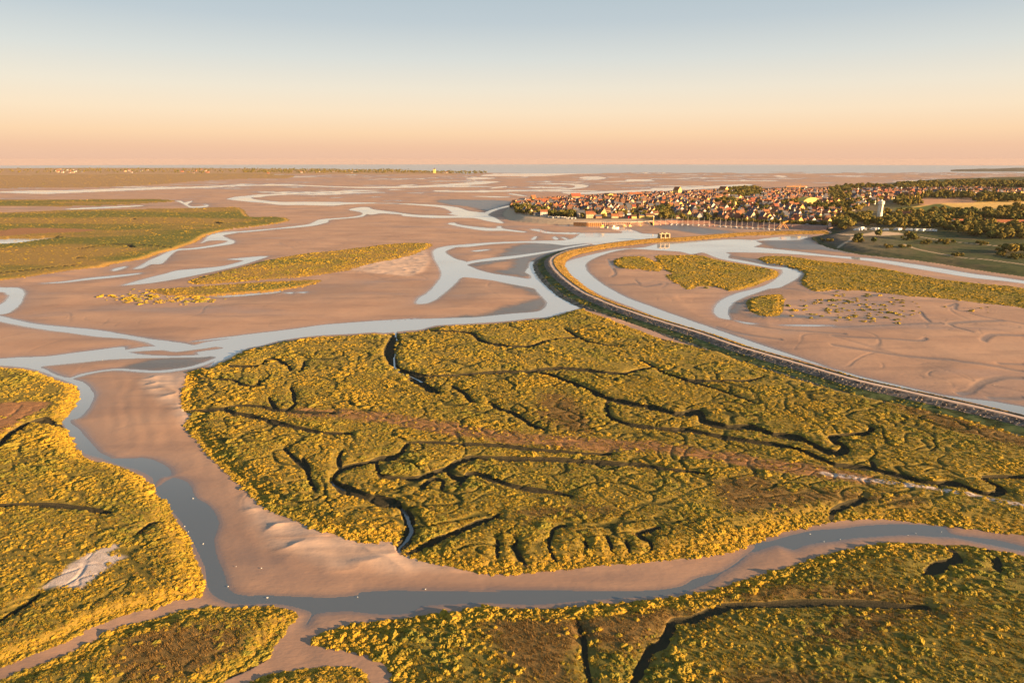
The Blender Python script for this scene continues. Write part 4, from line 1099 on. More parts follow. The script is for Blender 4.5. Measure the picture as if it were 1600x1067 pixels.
Nn = np.stack([T_[:, 1], -T_[:, 0]], 1)
off = np.where(rng.random(5200) < .65, rng.uniform(2.3, 7.4, 5200), rng.uniform(14.6, 18.6, 5200))
P = np.concatenate([PL[k_] + Nn * off[:, None] + rng.normal(0, .8, (5200, 2)) * np.array([.3, .3]), np.interp(off, ox, oz)[:, None]], 1)
R = rng.uniform(.18, .5, 5200)
o = scatter('revetment_stones', P, rng.integers(0, 3, 5200), np.stack([R, R * .8, R * .7], 1), rng.random(5200), stone_ng)
tag(o, 'loose revetment stones on the outer slope below the footpath', 'stones')
# ------------------------------------------------------------------ buildings
WALLC = {'cream': (.54, .42, .27), 'white': (.62, .58, .52), 'brick': (.34, .16, .10), 'yellow': (.66, .46, .16), 'grey': (.38, .36, .34)}
ROOFC = {'slate': (.075, .085, .11), 'orange tile': (.27, .10, .045), 'brown tile': (.15, .08, .05), 'red tile': (.22, .065, .04)}
WM = {k: flat_mat(k.replace(' ', '_') + '_wall', v, .9, .12, .5) for k, v in WALLC.items()}
RM = {k: flat_mat(k.replace(' ', '_') + '_roof', v, .75, .22, .9) for k, v in ROOFC.items()}
BRICK = flat_mat('chimney_brick', (.32, .15, .10), .9)
GLASS = Mat('window_glass').set((.03, .035, .045), .12, .6)
WOODM = flat_mat('dark_timber', (.10, .07, .05), .85)
METAL = flat_mat('painted_steel', (.55, .52, .48), .5)

def house_meshes(w, d, eave, ridge, chim=2):
    """walls with gables, pitched roof with overhang, chimney stacks; ridge along x"""
    x, y = w / 2, d / 2
    wl = MB().add([(-x, -y, -3), (x, -y, -3), (x, y, -3), (-x, y, -3), (-x, -y, eave), (x, -y, eave), (x, y, eave), (-x, y, eave), (-x, 0, ridge - .12), (x, 0, ridge - .12)],
                  [(0, 1, 5, 4), (2, 3, 7, 6), (1, 2, 6, 9, 5), (3, 0, 4, 8, 7)]).mesh('wall')
    ox, sl = x + .35, (ridge - eave) / y
    yo, ez = y + .45, eave - .45 * sl
    t = .22
    rf = MB().add([(-ox, -yo, ez), (ox, -yo, ez), (ox, 0, ridge), (-ox, 0, ridge), (ox, yo, ez), (-ox, yo, ez),
                   (-ox, -yo, ez + t), (ox, -yo, ez + t), (ox, 0, ridge + t), (-ox, 0, ridge + t), (ox, yo, ez + t), (-ox, yo, ez + t)],
                  [(6, 7, 8, 9), (9, 8, 10, 11), (0, 3, 2, 1), (3, 5, 4, 2), (0, 1, 7, 6), (4, 5, 11, 10), (1, 2, 8, 7), (2, 4, 10, 8), (3, 0, 6, 9), (5, 3, 9, 11)]).mesh('roof')
    cm = MB()
    cm.box(x - .95, x - .25, -.5, .5, ridge - .8, ridge + 1.5)
    return dict(wall=wl, roof=rf, chimney=cm.mesh('chimney'), size=(w, d, eave, ridge))
KINDS = [('small', house_meshes(8, 7, 3.6, 7.0, 1)), ('tall narrow', house_meshes(7, 8, 6.6, 10.6, 1)), ('long', house_meshes(15, 8, 4.6, 8.4)),
         ('two storey', house_meshes(10, 8, 6.0, 9.8)), ('steep roofed', house_meshes(9, 9, 5.2, 11.0)), ('low', house_meshes(11, 7.5, 2.9, 6.0, 1))]
for k, hm in KINDS:
    for key in ('wall', 'roof', 'chimney'):
        hm[key].materials.append(BRICK)
win_me = MB().box(-.5, .5, -.06, .06, 0, 1.4).mesh('window')
win_me.materials.append(GLASS)
def windows(root, w, d, eave, floors, cols, sides=('f', 'b', 'l', 'r')):
    for f in range(floors):
        z = .9 + f * (eave / floors)
        for s in sides:
            span, off = (w, d / 2 + .03) if s in 'fb' else (d, w / 2 + .03)
            n = cols if s in 'fb' else max(1, int(cols * d / w))
            for i in range(n):
                t = (i + .5) / n * span - span / 2
                o = part('window', win_me, root)
                if s == 'f': o.location = (t, -off, z)
                elif s == 'b': o.location = (t, off, z)
                else:
                    o.location = (off if s == 'r' else -off, t, z)
                    o.rotation_euler = (0, 0, math.pi / 2)

def ordinal(k):
    W = 'first second third fourth fifth sixth seventh eighth ninth tenth eleventh twelfth thirteenth fourteenth fifteenth sixteenth seventeenth eighteenth nineteenth twentieth'.split()
    if k <= 20: return W[k - 1]
    T = ['', '', 'twenty', 'thirty', 'forty', 'fifty', 'sixty', 'seventy', 'eighty', 'ninety']
    if k < 100:
        return T[k // 10] + '-' + W[k % 10 - 1] if k % 10 else T[k // 10][:-1] + 'ieth'
    return 'hundred-' + ordinal(k - 100) if k > 100 else 'hundredth'
BLOCKED = []          # (x, y, r) where something already stands
def free(x, y, r):
    return all((x - a) ** 2 + (y - b) ** 2 > (r + c) ** 2 for a, b, c in BLOCKED)
def landmark(u, v, r):
    x, y, z = on_land(u, v)
    BLOCKED.append((x, y, r))
    return x, y, z

LM = []               # landmarks that labels refer to: (words, u, v)
def big_house(name, label, cat, u, v, w, d, eave, ridge, wall, roof, rz=0.0, floors=2, cols=4, wing=None, words=None):
    x, y, z = landmark(u, v, max(w, d) * .55)
    r = empty(name, (x, y, z), rz)
    tag(r, label, cat)
    hm = house_meshes(w, d, eave, ridge)
    part('wall', hm['wall'], r, WM[wall]); rf = part('roof', hm['roof'], r, RM[roof])
    for k_ in (0, 1):
        o = part('chimney', hm['chimney'], rf, BRICK); o.rotation_euler = (0, 0, math.pi * k_)
    if cols: windows(r, w, d, eave, floors, cols)
    if wing:
        wx, ww, wd, we, wr = wing
        h2 = house_meshes(wd, ww, we, wr, 1)
        o = part('wing', h2['wall'], r, WM[wall]); o.location = (wx, -d / 2 - wd / 2 + .05 + .8, 0); o.rotation_euler = (0, 0, math.pi / 2)
        o2 = part('roof', h2['roof'], o, RM[roof])
    return r, (x, y, z)

# --- named buildings of the shore
sgn_ = math.radians
big_house('beach_villa', 'cream villa with yellow gable standing among the trees above the beach', 'villa', 829, 336, 10, 9, 6.5, 11, 'cream', 'brown tile', sgn_(-70), 2, 3)
big_house('beach_hotel', 'white three storey hotel with orange roof just above the beach', 'hotel', 849.5, 338.5, 13, 10, 9, 12.5, 'white', 'orange tile', sgn_(4), 3, 4)
big_house('white_cottage', 'low white cottage on the beach between cream villa and white hotel', 'house', 839, 337, 12, 6, 3, 5.4, 'white', 'slate', sgn_(2), 1, 4)
big_house('gabled_house', 'white house with steep pointed gable behind the beach hut row', 'house', 877, 335, 8, 8, 6, 11.5, 'white', 'slate', sgn_(-60), 2, 2)
big_house('slate_hotel', 'dark slate roofed hotel at the left end of the stone quay', 'hotel', 907, 339, 14, 11, 7, 12, 'grey', 'slate', sgn_(8), 2, 4)
big_house('quay_house', 'pale brick house with orange roof on the stone quay', 'house', 921, 341, 14, 9, 7.5, 11.5, 'cream', 'orange tile', sgn_(5), 2, 5)
big_house('quay_hall', 'large yellow house with tall gable behind the moored trawler', 'house', 940, 339.5, 13, 12, 8, 14, 'yellow', 'brown tile', sgn_(-62), 3, 3)
big_house('quay_cafe', 'low yellow quay house beside the white fishing boat', 'house', 960, 341, 12, 8, 4, 7.5, 'cream', 'orange tile', sgn_(6), 1, 4)
big_house('quay_shed', 'narrow yellow shed on the quay right of the red kiosk', 'shed', 990, 341.5, 9, 8, 4, 6, 'yellow', 'brown tile', sgn_(4), 1, 0)
big_house('quay_shed', 'yellow shed with slate roof midway between red kiosk and quay pillar', 'shed', 1003, 341, 11, 8, 4.4, 6.6, 'yellow', 'slate', sgn_(4), 1, 0)
big_house('quay_warehouse', 'long yellow warehouse with brown roof at the end of the quay beside the pillar', 'warehouse', 1014.5, 341, 14, 9, 5, 8.2, 'yellow', 'brown tile', sgn_(4), 1, 0)
big_house('gable_house', 'big sunlit gabled house with cross shaped beams facing the marina', 'house', 1172, 344, 15, 12, 7, 15, 'cream', 'slate', sgn_(-65), 3, 3)
big_house('gable_house', 'tall cream gable house standing third from the right along the marina', 'house', 1192, 343.5, 11, 10, 7, 13.5, 'cream', 'slate', sgn_(-66), 3, 3)
big_house('yellow_villa', 'small bright yellow house with pyramid roof beside the big gabled house', 'house', 1164, 345, 7, 7, 4, 7.5, 'yellow', 'orange tile', sgn_(-45), 1, 2)
big_house('marina_house', 'narrow yellow ended house with orange roof facing the marina', 'house', 1200, 345, 8, 9, 8, 12, 'yellow', 'orange tile', sgn_(-70), 3, 2)
big_house('gable_house', 'bright yellow steep gable house at the right end of the marina', 'house', 1243.5, 348, 11, 10, 6, 13.5, 'yellow', 'red tile', sgn_(-58), 2, 3)
big_house('yellow_villa', 'golden fronted villa beside the trees near the pink monument', 'villa', 1292, 351, 9, 9, 7, 10.5, 'yellow', 'orange tile', sgn_(-60), 2, 2)
big_house('white_villa', 'white turreted villa with pointed roof among dark trees', 'villa', 1289, 340, 10, 9, 6.5, 12, 'white', 'orange tile', sgn_(-50), 2, 2)
big_house('gable_row', 'row house with bright zigzag gables behind the marina trees', 'house', 1072, 339, 15, 9, 7, 12.5, 'yellow', 'brown tile', sgn_(-55), 2, 3)
# --- named buildings on the hill
big_house('church', 'dark red roofed church with buttressed tower on the cape ridge', 'church', 899, 314.5, 26, 13, 11, 19, 'yellow', 'red tile', sgn_(25), 1, 5)
big_house('old_tower_house', 'tall orange old town house with tower on the ramparts', 'house', 833, 317, 12, 11, 12, 19, 'yellow', 'orange tile', sgn_(35), 3, 3)
big_house('rampart_house', 'long golden rampart building beside the tall old town tower', 'house', 847, 318, 34, 10, 7, 12, 'yellow', 'orange tile', sgn_(3), 2, 9)
big_house('rampart_house', 'golden roofed terrace on the ridge midway to the red church', 'house', 868, 316.5, 20, 10, 7, 11.5, 'yellow', 'orange tile', sgn_(8), 2, 6)
big_house('white_hall', 'flat white hall on the left tip of the old town', 'hall', 816, 314, 18, 9, 5, 7, 'white', 'slate', sgn_(-20), 1, 5)
big_house('cape_house', 'pair gabled yellow house at the left tip of the cape', 'house', 804, 321, 14, 10, 8, 13, 'yellow', 'orange tile', sgn_(-55), 2, 3)
big_house('yellow_block', 'big bright yellow building on the ridge', 'building', 950, 311, 20, 16, 11, 13, 'yellow', 'brown tile', sgn_(-60), 3, 4)
big_house('blue_roof_hall', 'grey hall with pale slate roof on the ridge beside the yellow building', 'hall', 967, 311, 15, 12, 6, 9, 'grey', 'slate', sgn_(4), 1, 4)
big_house('ridge_house', 'long cream building topping the ridge', 'building', 992, 309, 36, 12, 8, 12, 'cream', 'orange tile', sgn_(20), 2, 8)
big_house('ridge_villa', 'tall yellow villa standing alone on the skyline of the ridge', 'villa', 1058, 306, 16, 14, 14, 22, 'yellow', 'orange tile', sgn_(-50), 3, 3)
big_house('wood_villa', 'yellow villa in front of the dark ridge wood', 'villa', 1130, 303, 20, 15, 12, 19, 'yellow', 'orange tile', sgn_(-50), 3, 3)
big_house('long_hall', 'very long low building with a sunlit yellow eave', 'building', 1160, 314.5, 70, 12, 4, 6, 'yellow', 'brown tile', sgn_(0), 1, 0)
big_house('manor_house', 'manor with long orange roof among the trees behind the camper vans', 'manor', 1499, 352, 26, 12, 5, 9.5, 'white', 'orange tile', sgn_(10), 1, 7)
big_house('farm_building', 'very long orange roofed farm building among trees near the right edge', 'farm', 1572, 351, 70, 10, 3.6, 7.5, 'white', 'orange tile', sgn_(-4), 1, 10)
big_house('round_roof_house', 'white house with bright yellow hipped roof right of the water tower', 'house', 1415, 339.5, 15, 12, 5, 10, 'white', 'orange tile', sgn_(-40), 2, 3)

# --- water tower
x, y, z = landmark(1374, 339, 8)
for q in range(1, 4): BLOCKED.append((x * (1 - .011 * q), y * (1 - .011 * q), 7))
wt = empty('water_tower', (x, y, z + 6), 0.0, .8); tag(wt, 'tall white concrete water tower with flared tank above the trees', 'water tower')
conc = flat_mat('white_concrete', (.70, .66, .58), .85, .08, .4)
MB().lathe([(5.6, -9), (5.6, 1), (5.1, 3), (5.0, 18)], 24).build('shaft', conc, wt)
for i in range(8):
    a = i * math.pi / 4
    MB().box(-.35, .35, 4.95, 5.5, 1, 18, a).build('rib', conc, wt)
MB().lathe([(5.0, 18), (5.7, 18.6), (6.7, 20.0), (6.8, 25.4), (6.3, 26.2), (3.0, 27.0), (2.4, 27.0)], 28).build('tank', conc, wt)
MB().lathe([(6.95, 24.6), (6.95, 25.2)], 28, cap=False).build('tank_band', flat_mat('grey_band', (.4, .38, .35)), wt)
MB().lathe([(2.2, 26.9), (2.2, 29.0), (.2, 29.8)], 14).build('lantern', conc, wt)
LM.append(('water tower', 1374, 328))

# --- tower crane
x, y, z = landmark(1248, 310.5, 6)
cr_o = empty('tower_crane', (x, y, z)); tag(cr_o, 'orange tower crane with long horizontal jib above the roofs', 'crane')
om = flat_mat('crane_orange', (.62, .30, .05), .6)
def lattice(mb, a, b, s, n):
    a, b = Vector(a), Vector(b); d = (b - a)
    u_ = d.normalized().orthogonal().normalized(); w_ = d.normalized().cross(u_)
    cs = [(u_ * i + w_ * j) * s for i, j in ((1, 1), (1, -1), (-1, -1), (-1, 1))]
    for c_ in cs: mb.bar(a + c_, b + c_, .22, n=4)
    for k in range(n):
        p, q = a + d * (k / n), a + d * ((k + 1) / n)
        for i in range(4): mb.bar(p + cs[i], q + cs[(i + 1) % 4], .13, n=3)
    return mb
lattice(MB(), (0, 0, 0), (0, 0, 27), .8, 10).build('mast', om, cr_o)
lattice(MB(), (-32, -2, 27.4), (2, 0, 27.4), .7, 14).build('jib', om, cr_o)
lattice(MB(), (2, 0, 27.4), (17, 1, 27.4), .7, 6).build('counter_jib', om, cr_o)
MB().box(12.5, 16.5, -1.2, 2.2, 24.6, 26.8).build('counterweight', conc, cr_o)
MB().box(-2.6, -.9, -1.9, -.1, 24.6, 26.8).build('cab', METAL, cr_o)
ap = MB().bar((0, 0, 27), (0, 0, 33.5), .5, .25)
ap.bar((0, 0, 33.4), (-20, -1.2, 28.2), .12, n=3).bar((0, 0, 33.4), (14, .8, 28.2), .12, n=3)
ap.build('apex', om, cr_o)
LM.append(('tower crane', 1248, 300))

# --- vaulted sports hall
x, y, z = landmark(1263, 318, 22)
for q in range(1, 4): BLOCKED.append((x * (1 - .017 * q), y * (1 - .017 * q), 20 - 3 * q))
r = empty('vaulted_hall', (x, y, z + 2), sgn_(12)); tag(r, 'hall with a bright yellow arched roof below the tower crane', 'hall')
P, F = [], []
n = 14
for yy in (-13, 13):
    for i in range(n + 1):
        a = math.pi * (.1 + .8 * i / n)
        P.append((-20 * math.cos(a) / math.cos(.1 * math.pi), yy, 3 + 11 * (math.sin(a) - math.sin(.1 * math.pi))))
F = [(i, i + 1, n + 2 + i, n + 1 + i) for i in range(n)]
vm = flat_mat('yellow_sheet_roof', (.66, .44, .06), .6, .1)
MB().add(P, F).build('roof', vm, r)
for k_, yy in ((0, -12.9), (1, 12.9)):
    Q = [(p[0], yy, p[2]) for p in P[:n + 1]]
    MB().add(Q + [(Q[-1][0], yy, -2), (Q[0][0], yy, -2)], [tuple(range(n + 3))]).build('end_wall', WM['yellow'], r)
MB().box(-20, 20, -12.8, 12.8, -2, 3.0).build('wall', WM['grey'], r)
LM.append(('yellow arched hall', 1263, 316))

# --- slender tower with a round head
x, y, z = landmark(1147.5, 329, 4)
r = empty('signal_tower', (x, y, z)); tag(r, 'slender pinkish tower with a round yellow head rising over the roofs', 'tower')
MB().lathe([(1.6, -2), (1.3, 3), (1.1, 9.5)], 10).build('shaft', flat_mat('pink_render', (.52, .36, .30)), r)
MB().lathe([(1.1, 9.5), (2.6, 10.6), (3.0, 13), (2.6, 15.2), (1.0, 16.6), (.1, 17.4)], 12).build('head', WM['yellow'], r, True)
LM.append(('round headed tower', 1147, 322))

# --- quay wall, pillar, sluice
def wall_line(name, tr, z0, z1, th, mat, label, cat, pile=None, rail=True):
    P = [ground(u, v, 0.0) for u, v in tr]
    r = empty(name, (P[0][0], P[0][1], 0)); tag(r, label, cat)
    mb = MB()
    for (x0, y0), (x1, y1) in zip(P[:-1], P[1:]):
        L_ = math.hypot(x1 - x0, y1 - y0); a = math.atan2(y1 - y0, x1 - x0)
        mb.box(0, L_, 0, th, z0, z1, a, (x0 - P[0][0], y0 - P[0][1]))
    mb.build('wall', mat, r)
    cp_ = MB()
    for (x0, y0), (x1, y1) in zip(P[:-1], P[1:]):
        L_ = math.hypot(x1 - x0, y1 - y0); a = math.atan2(y1 - y0, x1 - x0)
        cp_.box(0, L_, -.25, th + .2, z1, z1 + .35, a, (x0 - P[0][0], y0 - P[0][1]))
    cp_.build('coping', conc, r)
    if pile:
        me = MB().box(-.3, .3, -.5, .05, z0, z1 - .3).mesh('pile'); me.materials.append(pile)
        for (x0, y0), (x1, y1) in zip(P[:-1], P[1:]):
            L_ = math.hypot(x1 - x0, y1 - y0); a = math.atan2(y1 - y0, x1 - x0)
            for k in range(int(L_ / 3)):
                t = (k + .5) / int(L_ / 3)
                o = part('pile', me, r); o.location = (x0 + (x1 - x0) * t - P[0][0], y0 + (y1 - y0) * t - P[0][1], 0); o.rotation_euler = (0, 0, a)
    return r
qm = flat_mat('quay_masonry', (.46, .24, .10), .9, .25, .6)
qm2 = flat_mat('harbour_brick', (.36, .19, .14), .9, .2, .5)
wall_line('quay_wall', [(896, 353.2), (918, 354), (940, 354)], -1, 6.6, 2.5, qm, 'orange stone quay wall with timber piles beside the trawler', 'quay wall', flat_mat('quay_timber', (.30, .15, .07)))
wall_line('harbour_wall', [(941, 353.8), (985, 353.6), (1020.5, 351.6)], -1, 6.6, 2.5, qm2, 'reddish harbour wall running from the trawler to the quay pillar', 'quay wall', WOODM)
x, y = ground(1020.5, 353, 0)
r = empty('quay_pillar', (x, y, 0)); tag(r, 'tall narrow yellow pillar at the end of the harbour wall', 'beacon')
MB().lathe([(1.2, -1), (1.2, 6.5), (.8, 7), (.7, 15)], 10).build('shaft', WM['yellow'], r)
MB().lathe([(1.1, 15), (1.1, 15.4), (.8, 15.4), (.8, 16.8), (.1, 17.8)], 10).build('lantern', conc, r)
LM.append(('quay pillar', 1020.5, 344))

# sloped brick revetment of the marina front
Lm = resample(np.array([ground(u, v, 0) for u, v in [(1021, 352.5), (1060, 351), (1120, 352.5), (1180, 355.5), (1240, 358.5), (1292, 361)]]), 4.0)
o = sweep('marina_revetment', Lm, [(2, -.3), (-3.5, 3.4), (-9, 6.6), (-13, 6.75)], qm2, .05); tag(o, 'sloping reddish revetment between promenade and moored yachts', 'revetment')
o = sweep('promenade', Lm, [(-9, 6.8), (-13, 6.95), (-15, 6.95)], flat_mat('promenade_paving', (.42, .33, .29)), 0); tag(o, 'pale paved promenade above the marina revetment', 'promenade')

# sluice on the dike
x, y = ground(1037, 371.6, CREST)
sl = empty('sluice', (x, y, .3), sgn_(12), .82); tag(sl, 'yellow concrete sluice with two gate openings through the dike', 'sluice')
slm = flat_mat('sluice_concrete', (.42, .33, .22), .85, .12)
for k in (-8.6, -.9, 6.8):
    MB().box(k, k + 1.8, -7, 6, -1.5, 11.0).build('pier', slm, sl)
for k in (-6.8, .9):
    MB().box(k, k + 5.9, -2.2, -1.6, -1.0, 3.4).build('gate', flat_mat('gate_steel', (.05, .05, .055), .6), sl)
MB().box(-9.4, 9.4, -6.4, 5.4, 4.6, 5.6).build('deck', slm, sl)
MB().box(-9.6, 9.6, -4.2, 3.2, 11.0, 12.2).build('gantry', slm, sl)
for k in (-3.9, 3.8):
    MB().box(k - 1.4, k + 1.4, -2.4, 1.4, 12.2, 13.6).build('winch_house', slm, sl)
LM.append(('dike sluice', 1037, 368))

# small things along the dike and the harbour
x, y = ground(983.5, 341.8, 7); y2 = y
r = empty('kiosk', (x, y, 6.9), sgn_(5)); tag(r, 'bright red kiosk on the quay between low yellow houses', 'kiosk')
rm = flat_mat('kiosk_red', (.55, .03, .03), .6)
MB().box(-2.6, 2.6, -2, 2, -.3, 3.4).build('wall', rm, r)
MB().add([(-3, -2.4, 3.4), (3, -2.4, 3.4), (3, 2.4, 3.4), (-3, 2.4, 3.4), (0, 0, 5.4)], [(0, 1, 4), (1, 2, 4), (2, 3, 4), (3, 0, 4), (3, 2, 1, 0)]).build('roof', rm, r)
MB().box(-1.6, 1.6, -2.1, -2.0, 1.0, 2.4).build('hatch', GLASS, r)
BLOCKED.append((x, y, 5)); LM.append(('red kiosk', 983, 341))
x, y = ground(1222.5, 357.5, 3)
r = empty('boat_hoist', (x, y, 3.6), sgn_(15)); tag(r, 'yellow A shaped boat hoist beside the right end of the moorings', 'hoist')
f = MB()
for s in (-1, 1):
    f.bar((-9, s * 3, -1), (0, s * 2, 9), .35, n=5).bar((9, s * 3, -1), (0, s * 2, 9), .35, n=5)
f.build('frame', om, r); MB().box(-1.6, 1.6, -2.6, 2.6, 8.6, 9.6).build('trolley', om, r)
lattice(MB(), (0, 0, 8.8), (9, 0, 11), .5, 5).build('boom', om, r)
x, y, z = landmark(1296, 357, 3)
r = empty('monument', (x, y, z)); tag(r, 'pink stone monument at the right head of the marina', 'monument')
pk_ = flat_mat('pink_stone', (.60, .40, .32))
MB().box(-4, 4, -3, 3, -2, 1.2).build('base', pk_, r); MB().box(-2, 2, -1.6, 1.6, 1.2, 6).build('body', pk_, r); MB().lathe([(1.5, 6), (1.2, 7.6), (.2, 9.4)], 8).build('cap', pk_, r)
LM.append(('pink monument', 1296, 354))

# beach hut row
hut_me = MB().box(-1.1, 1.1, -1.1, 1.1, -.6, 2.1).mesh('wall'); hut_rf = MB().add([(-1.3, -1.3, 2.1), (1.3, -1.3, 2.1), (1.3, 1.3, 2.1), (-1.3, 1.3, 2.1), (0, -1.3, 3.2), (0, 1.3, 3.2)], [(0, 1, 4), (2, 3, 5), (0, 4, 5, 3), (1, 2, 5, 4), (3, 2, 1, 0)]).mesh('roof')
hut_dr = MB().box(-.45, .45, -1.16, -1.08, -.5, 1.6).mesh('door')
for me_, mm in ((hut_me, WM['white']), (hut_rf, WM['white']), (hut_dr, flat_mat('hut_door', (.25, .33, .40)))): me_.materials.append(mm)
for k in range(24):
    t = k / 23
    u, v = 857 + 42 * t, 340.6 + 1.9 * t + rng.normal(0, .35)
    x, y, z = on_land(u, v)
    r = empty('beach_hut', (x, y, z), rng.uniform(-.15, .15)); tag(r, 'white beach hut, %s in the row counted from the white hotel' % ordinal(k + 1), 'beach hut', 'white beach huts in a row')
    part('wall', hut_me, r); part('roof', hut_rf, r); part('door', hut_dr, r)
    BLOCKED.append((x, y, 4))

# camper vans on the meadow
van = dict(body=MB().add([(-3.2, -1.1, .55), (2.4, -1.1, .55), (2.4, 1.1, .55), (-3.2, 1.1, .55), (-3.2, -1.1, 2.9), (2.0, -1.1, 2.9), (2.0, 1.1, 2.9), (-3.2, 1.1, 2.9)], [(3, 2, 1, 0), (4, 5, 6, 7), (0, 1, 5, 4), (1, 2, 6, 5), (2, 3, 7, 6), (3, 0, 4, 7)]).mesh('body'),
           cab=MB().add([(2.4, -1.0, .5), (3.6, -1.0, .5), (3.6, 1.0, .5), (2.4, 1.0, .5), (2.4, -1.0, 2.1), (2.9, -.9, 2.0), (2.9, .9, 2.0), (2.4, 1.0, 2.1), (3.6, -1, 1.2), (3.6, 1, 1.2)], [(3, 2, 1, 0), (0, 1, 8, 5, 4), (2, 3, 7, 6, 9), (5, 8, 9, 6), (1, 2, 9, 8), (4, 5, 6, 7)]).mesh('cab'),
           window=MB().box(-1.8, .8, -1.14, -1.08, 1.5, 2.2).box(-1.8, .8, 1.08, 1.14, 1.5, 2.2).mesh('window'))
wheel_me = MB().bar((0, -.12, 0), (0, .12, 0), .38, n=10).mesh('wheel')
white_p = flat_mat('white_van_paint', (.78, .78, .78), .4, .04); tyre = flat_mat('tyre_rubber', (.03, .03, .03))
van['body'].materials.append(white_p); van['cab'].materials.append(white_p); van['window'].materials.append(GLASS); wheel_me.materials.append(tyre)
VANS = [(1338, 361), (1343, 360.3), (1347, 358.6), (1352, 360.2), (1364, 360.0), (1369, 359.6), (1384, 361), (1401, 360.5), (1405, 360.2), (1419, 361), (1424, 361.2), (1431, 361.4), (1437, 361.6), (1443, 361.8), (1449, 362), (1454, 362.1), (1459, 362.3)]
for k, (u, v) in enumerate(VANS):
    x, y, z = on_land(u, v)
    r = empty('camper_van', (x, y, z + .05), sgn_(float(rng.uniform(20, 160))), 1.25); tag(r, 'white camper van beside the meadow, %s of the row counted from the marina' % ordinal(k + 1), 'camper van', 'camper vans parked beside the meadow')
    for key in ('body', 'cab', 'window'): part(key, van[key], r)
    for wx in (-2.1, 2.6):
        for wy in (-1.0, 1.0):
            o = part('wheel', wheel_me, r); o.location = (wx, wy, .38)
    BLOCKED.append((x, y, 6))
LM.append(('camper van row', 1430, 361))

LM += [('red roofed church', 899, 309), ('bright yellow ridge building', 950, 308), ('skyline villa', 1058, 301), ('ridge wood villa', 1130, 299), ('white beach hotel', 849, 335), ('yellow quay hall', 940, 337),
       ('big gabled marina house', 1172, 340), ('white turreted villa', 1289, 337), ('orange roofed manor', 1499, 350), ('long farm building', 1572, 350), ('tall rampart house', 833, 313), ('zigzag gable row', 1072, 337)]
# ------------------------------------------------------------------ boats
def hull_mesh(L, B, H):
    st = []
    for i in range(9):
        t = i / 8
        b = B / 2 * (1 - max(0, (t - .45) / .55) ** 2.2) * (.82 + .18 * min(1, t * 4))
        sh = H * (1 + .25 * max(0, t - .4) ** 1.5)
        x_ = -L / 2 + L * t
        st.append([(x_, -b, sh), (x_, -b * .8, H * .35), (x_, 0, 0 if t < .9 else H * .3), (x_, b * .8, H * .35), (x_, b, sh)])
    P = [p for s in st for p in s]
    F = [(i * 5 + j, i * 5 + j + 1, i * 5 + j + 6, i * 5 + j + 5) for i in range(8) for j in range(4)]
    F += [(i * 5 + 4, i * 5, i * 5 + 5, i * 5 + 9) for i in range(8)]
    F.append((0, 1, 2, 3, 4))
    return MB().add(P, F).mesh('hull')
yh = hull_mesh(9.5, 3.0, 1.3)
yc = MB().add([(-1.5, -.9, 1.2), (2.2, -.6, 1.3), (2.2, .6, 1.3), (-1.5, .9, 1.2), (-1.4, -.8, 1.95), (1.4, -.5, 1.75), (1.4, .5, 1.75), (-1.4, .8, 1.95)], [(0, 1, 5, 4), (1, 2, 6, 5), (2, 3, 7, 6), (3, 0, 4, 7), (4, 5, 6, 7)]).mesh('cabin')
ym = MB().bar((.8, 0, 1.3), (.8, 0, 13.5), .13, .08, 6).bar((.8, -1.1, 8.4), (.8, 1.1, 8.4), .05, n=3).bar((.8, 0, 13.4), (4.6, 0, 1.6), .03, n=3).bar((.8, 0, 13.4), (-4.6, 0, 1.5), .03, n=3).mesh('mast')
yb = MB().bar((.8, 0, 2.6), (-3.4, 0, 2.5), .22, .16, 6).mesh('boom')
HULLS = {'white': flat_mat('white_hull', (.78, .74, .70), .35, .03), 'cream': flat_mat('cream_hull', (.70, .58, .40), .4, .05), 'dark blue': flat_mat('blue_hull', (.05, .08, .16), .35, .05), 'red': flat_mat('red_hull', (.42, .07, .05), .4, .05), 'green': flat_mat('green_hull', (.06, .14, .10), .4)}
deckm = flat_mat('cabin_white', (.74, .72, .68), .5, .03); mastm = flat_mat('mast_metal', (.55, .46, .38), .4, .05); sailm = flat_mat('sail_cover', (.20, .22, .30), .8)
for me_, mm in ((yh, deckm), (yc, deckm), (ym, mastm), (yb, sailm)): me_.materials.append(mm)
ROW1 = [(1028, 350.8), (1060, 351.9), (1110, 353.6), (1160, 356.6), (1200, 358.8), (1222, 360)]
def along(tr, t):
    L_ = [math.dist(a, b) for a, b in zip(tr[:-1], tr[1:])]
    s = t * sum(L_)
    for (a, b), l in zip(zip(tr[:-1], tr[1:]), L_):
        if s <= l: break
        s -= l
    k = min(s / l, 1)
    return a[0] + (b[0] - a[0]) * k, a[1] + (b[1] - a[1]) * k
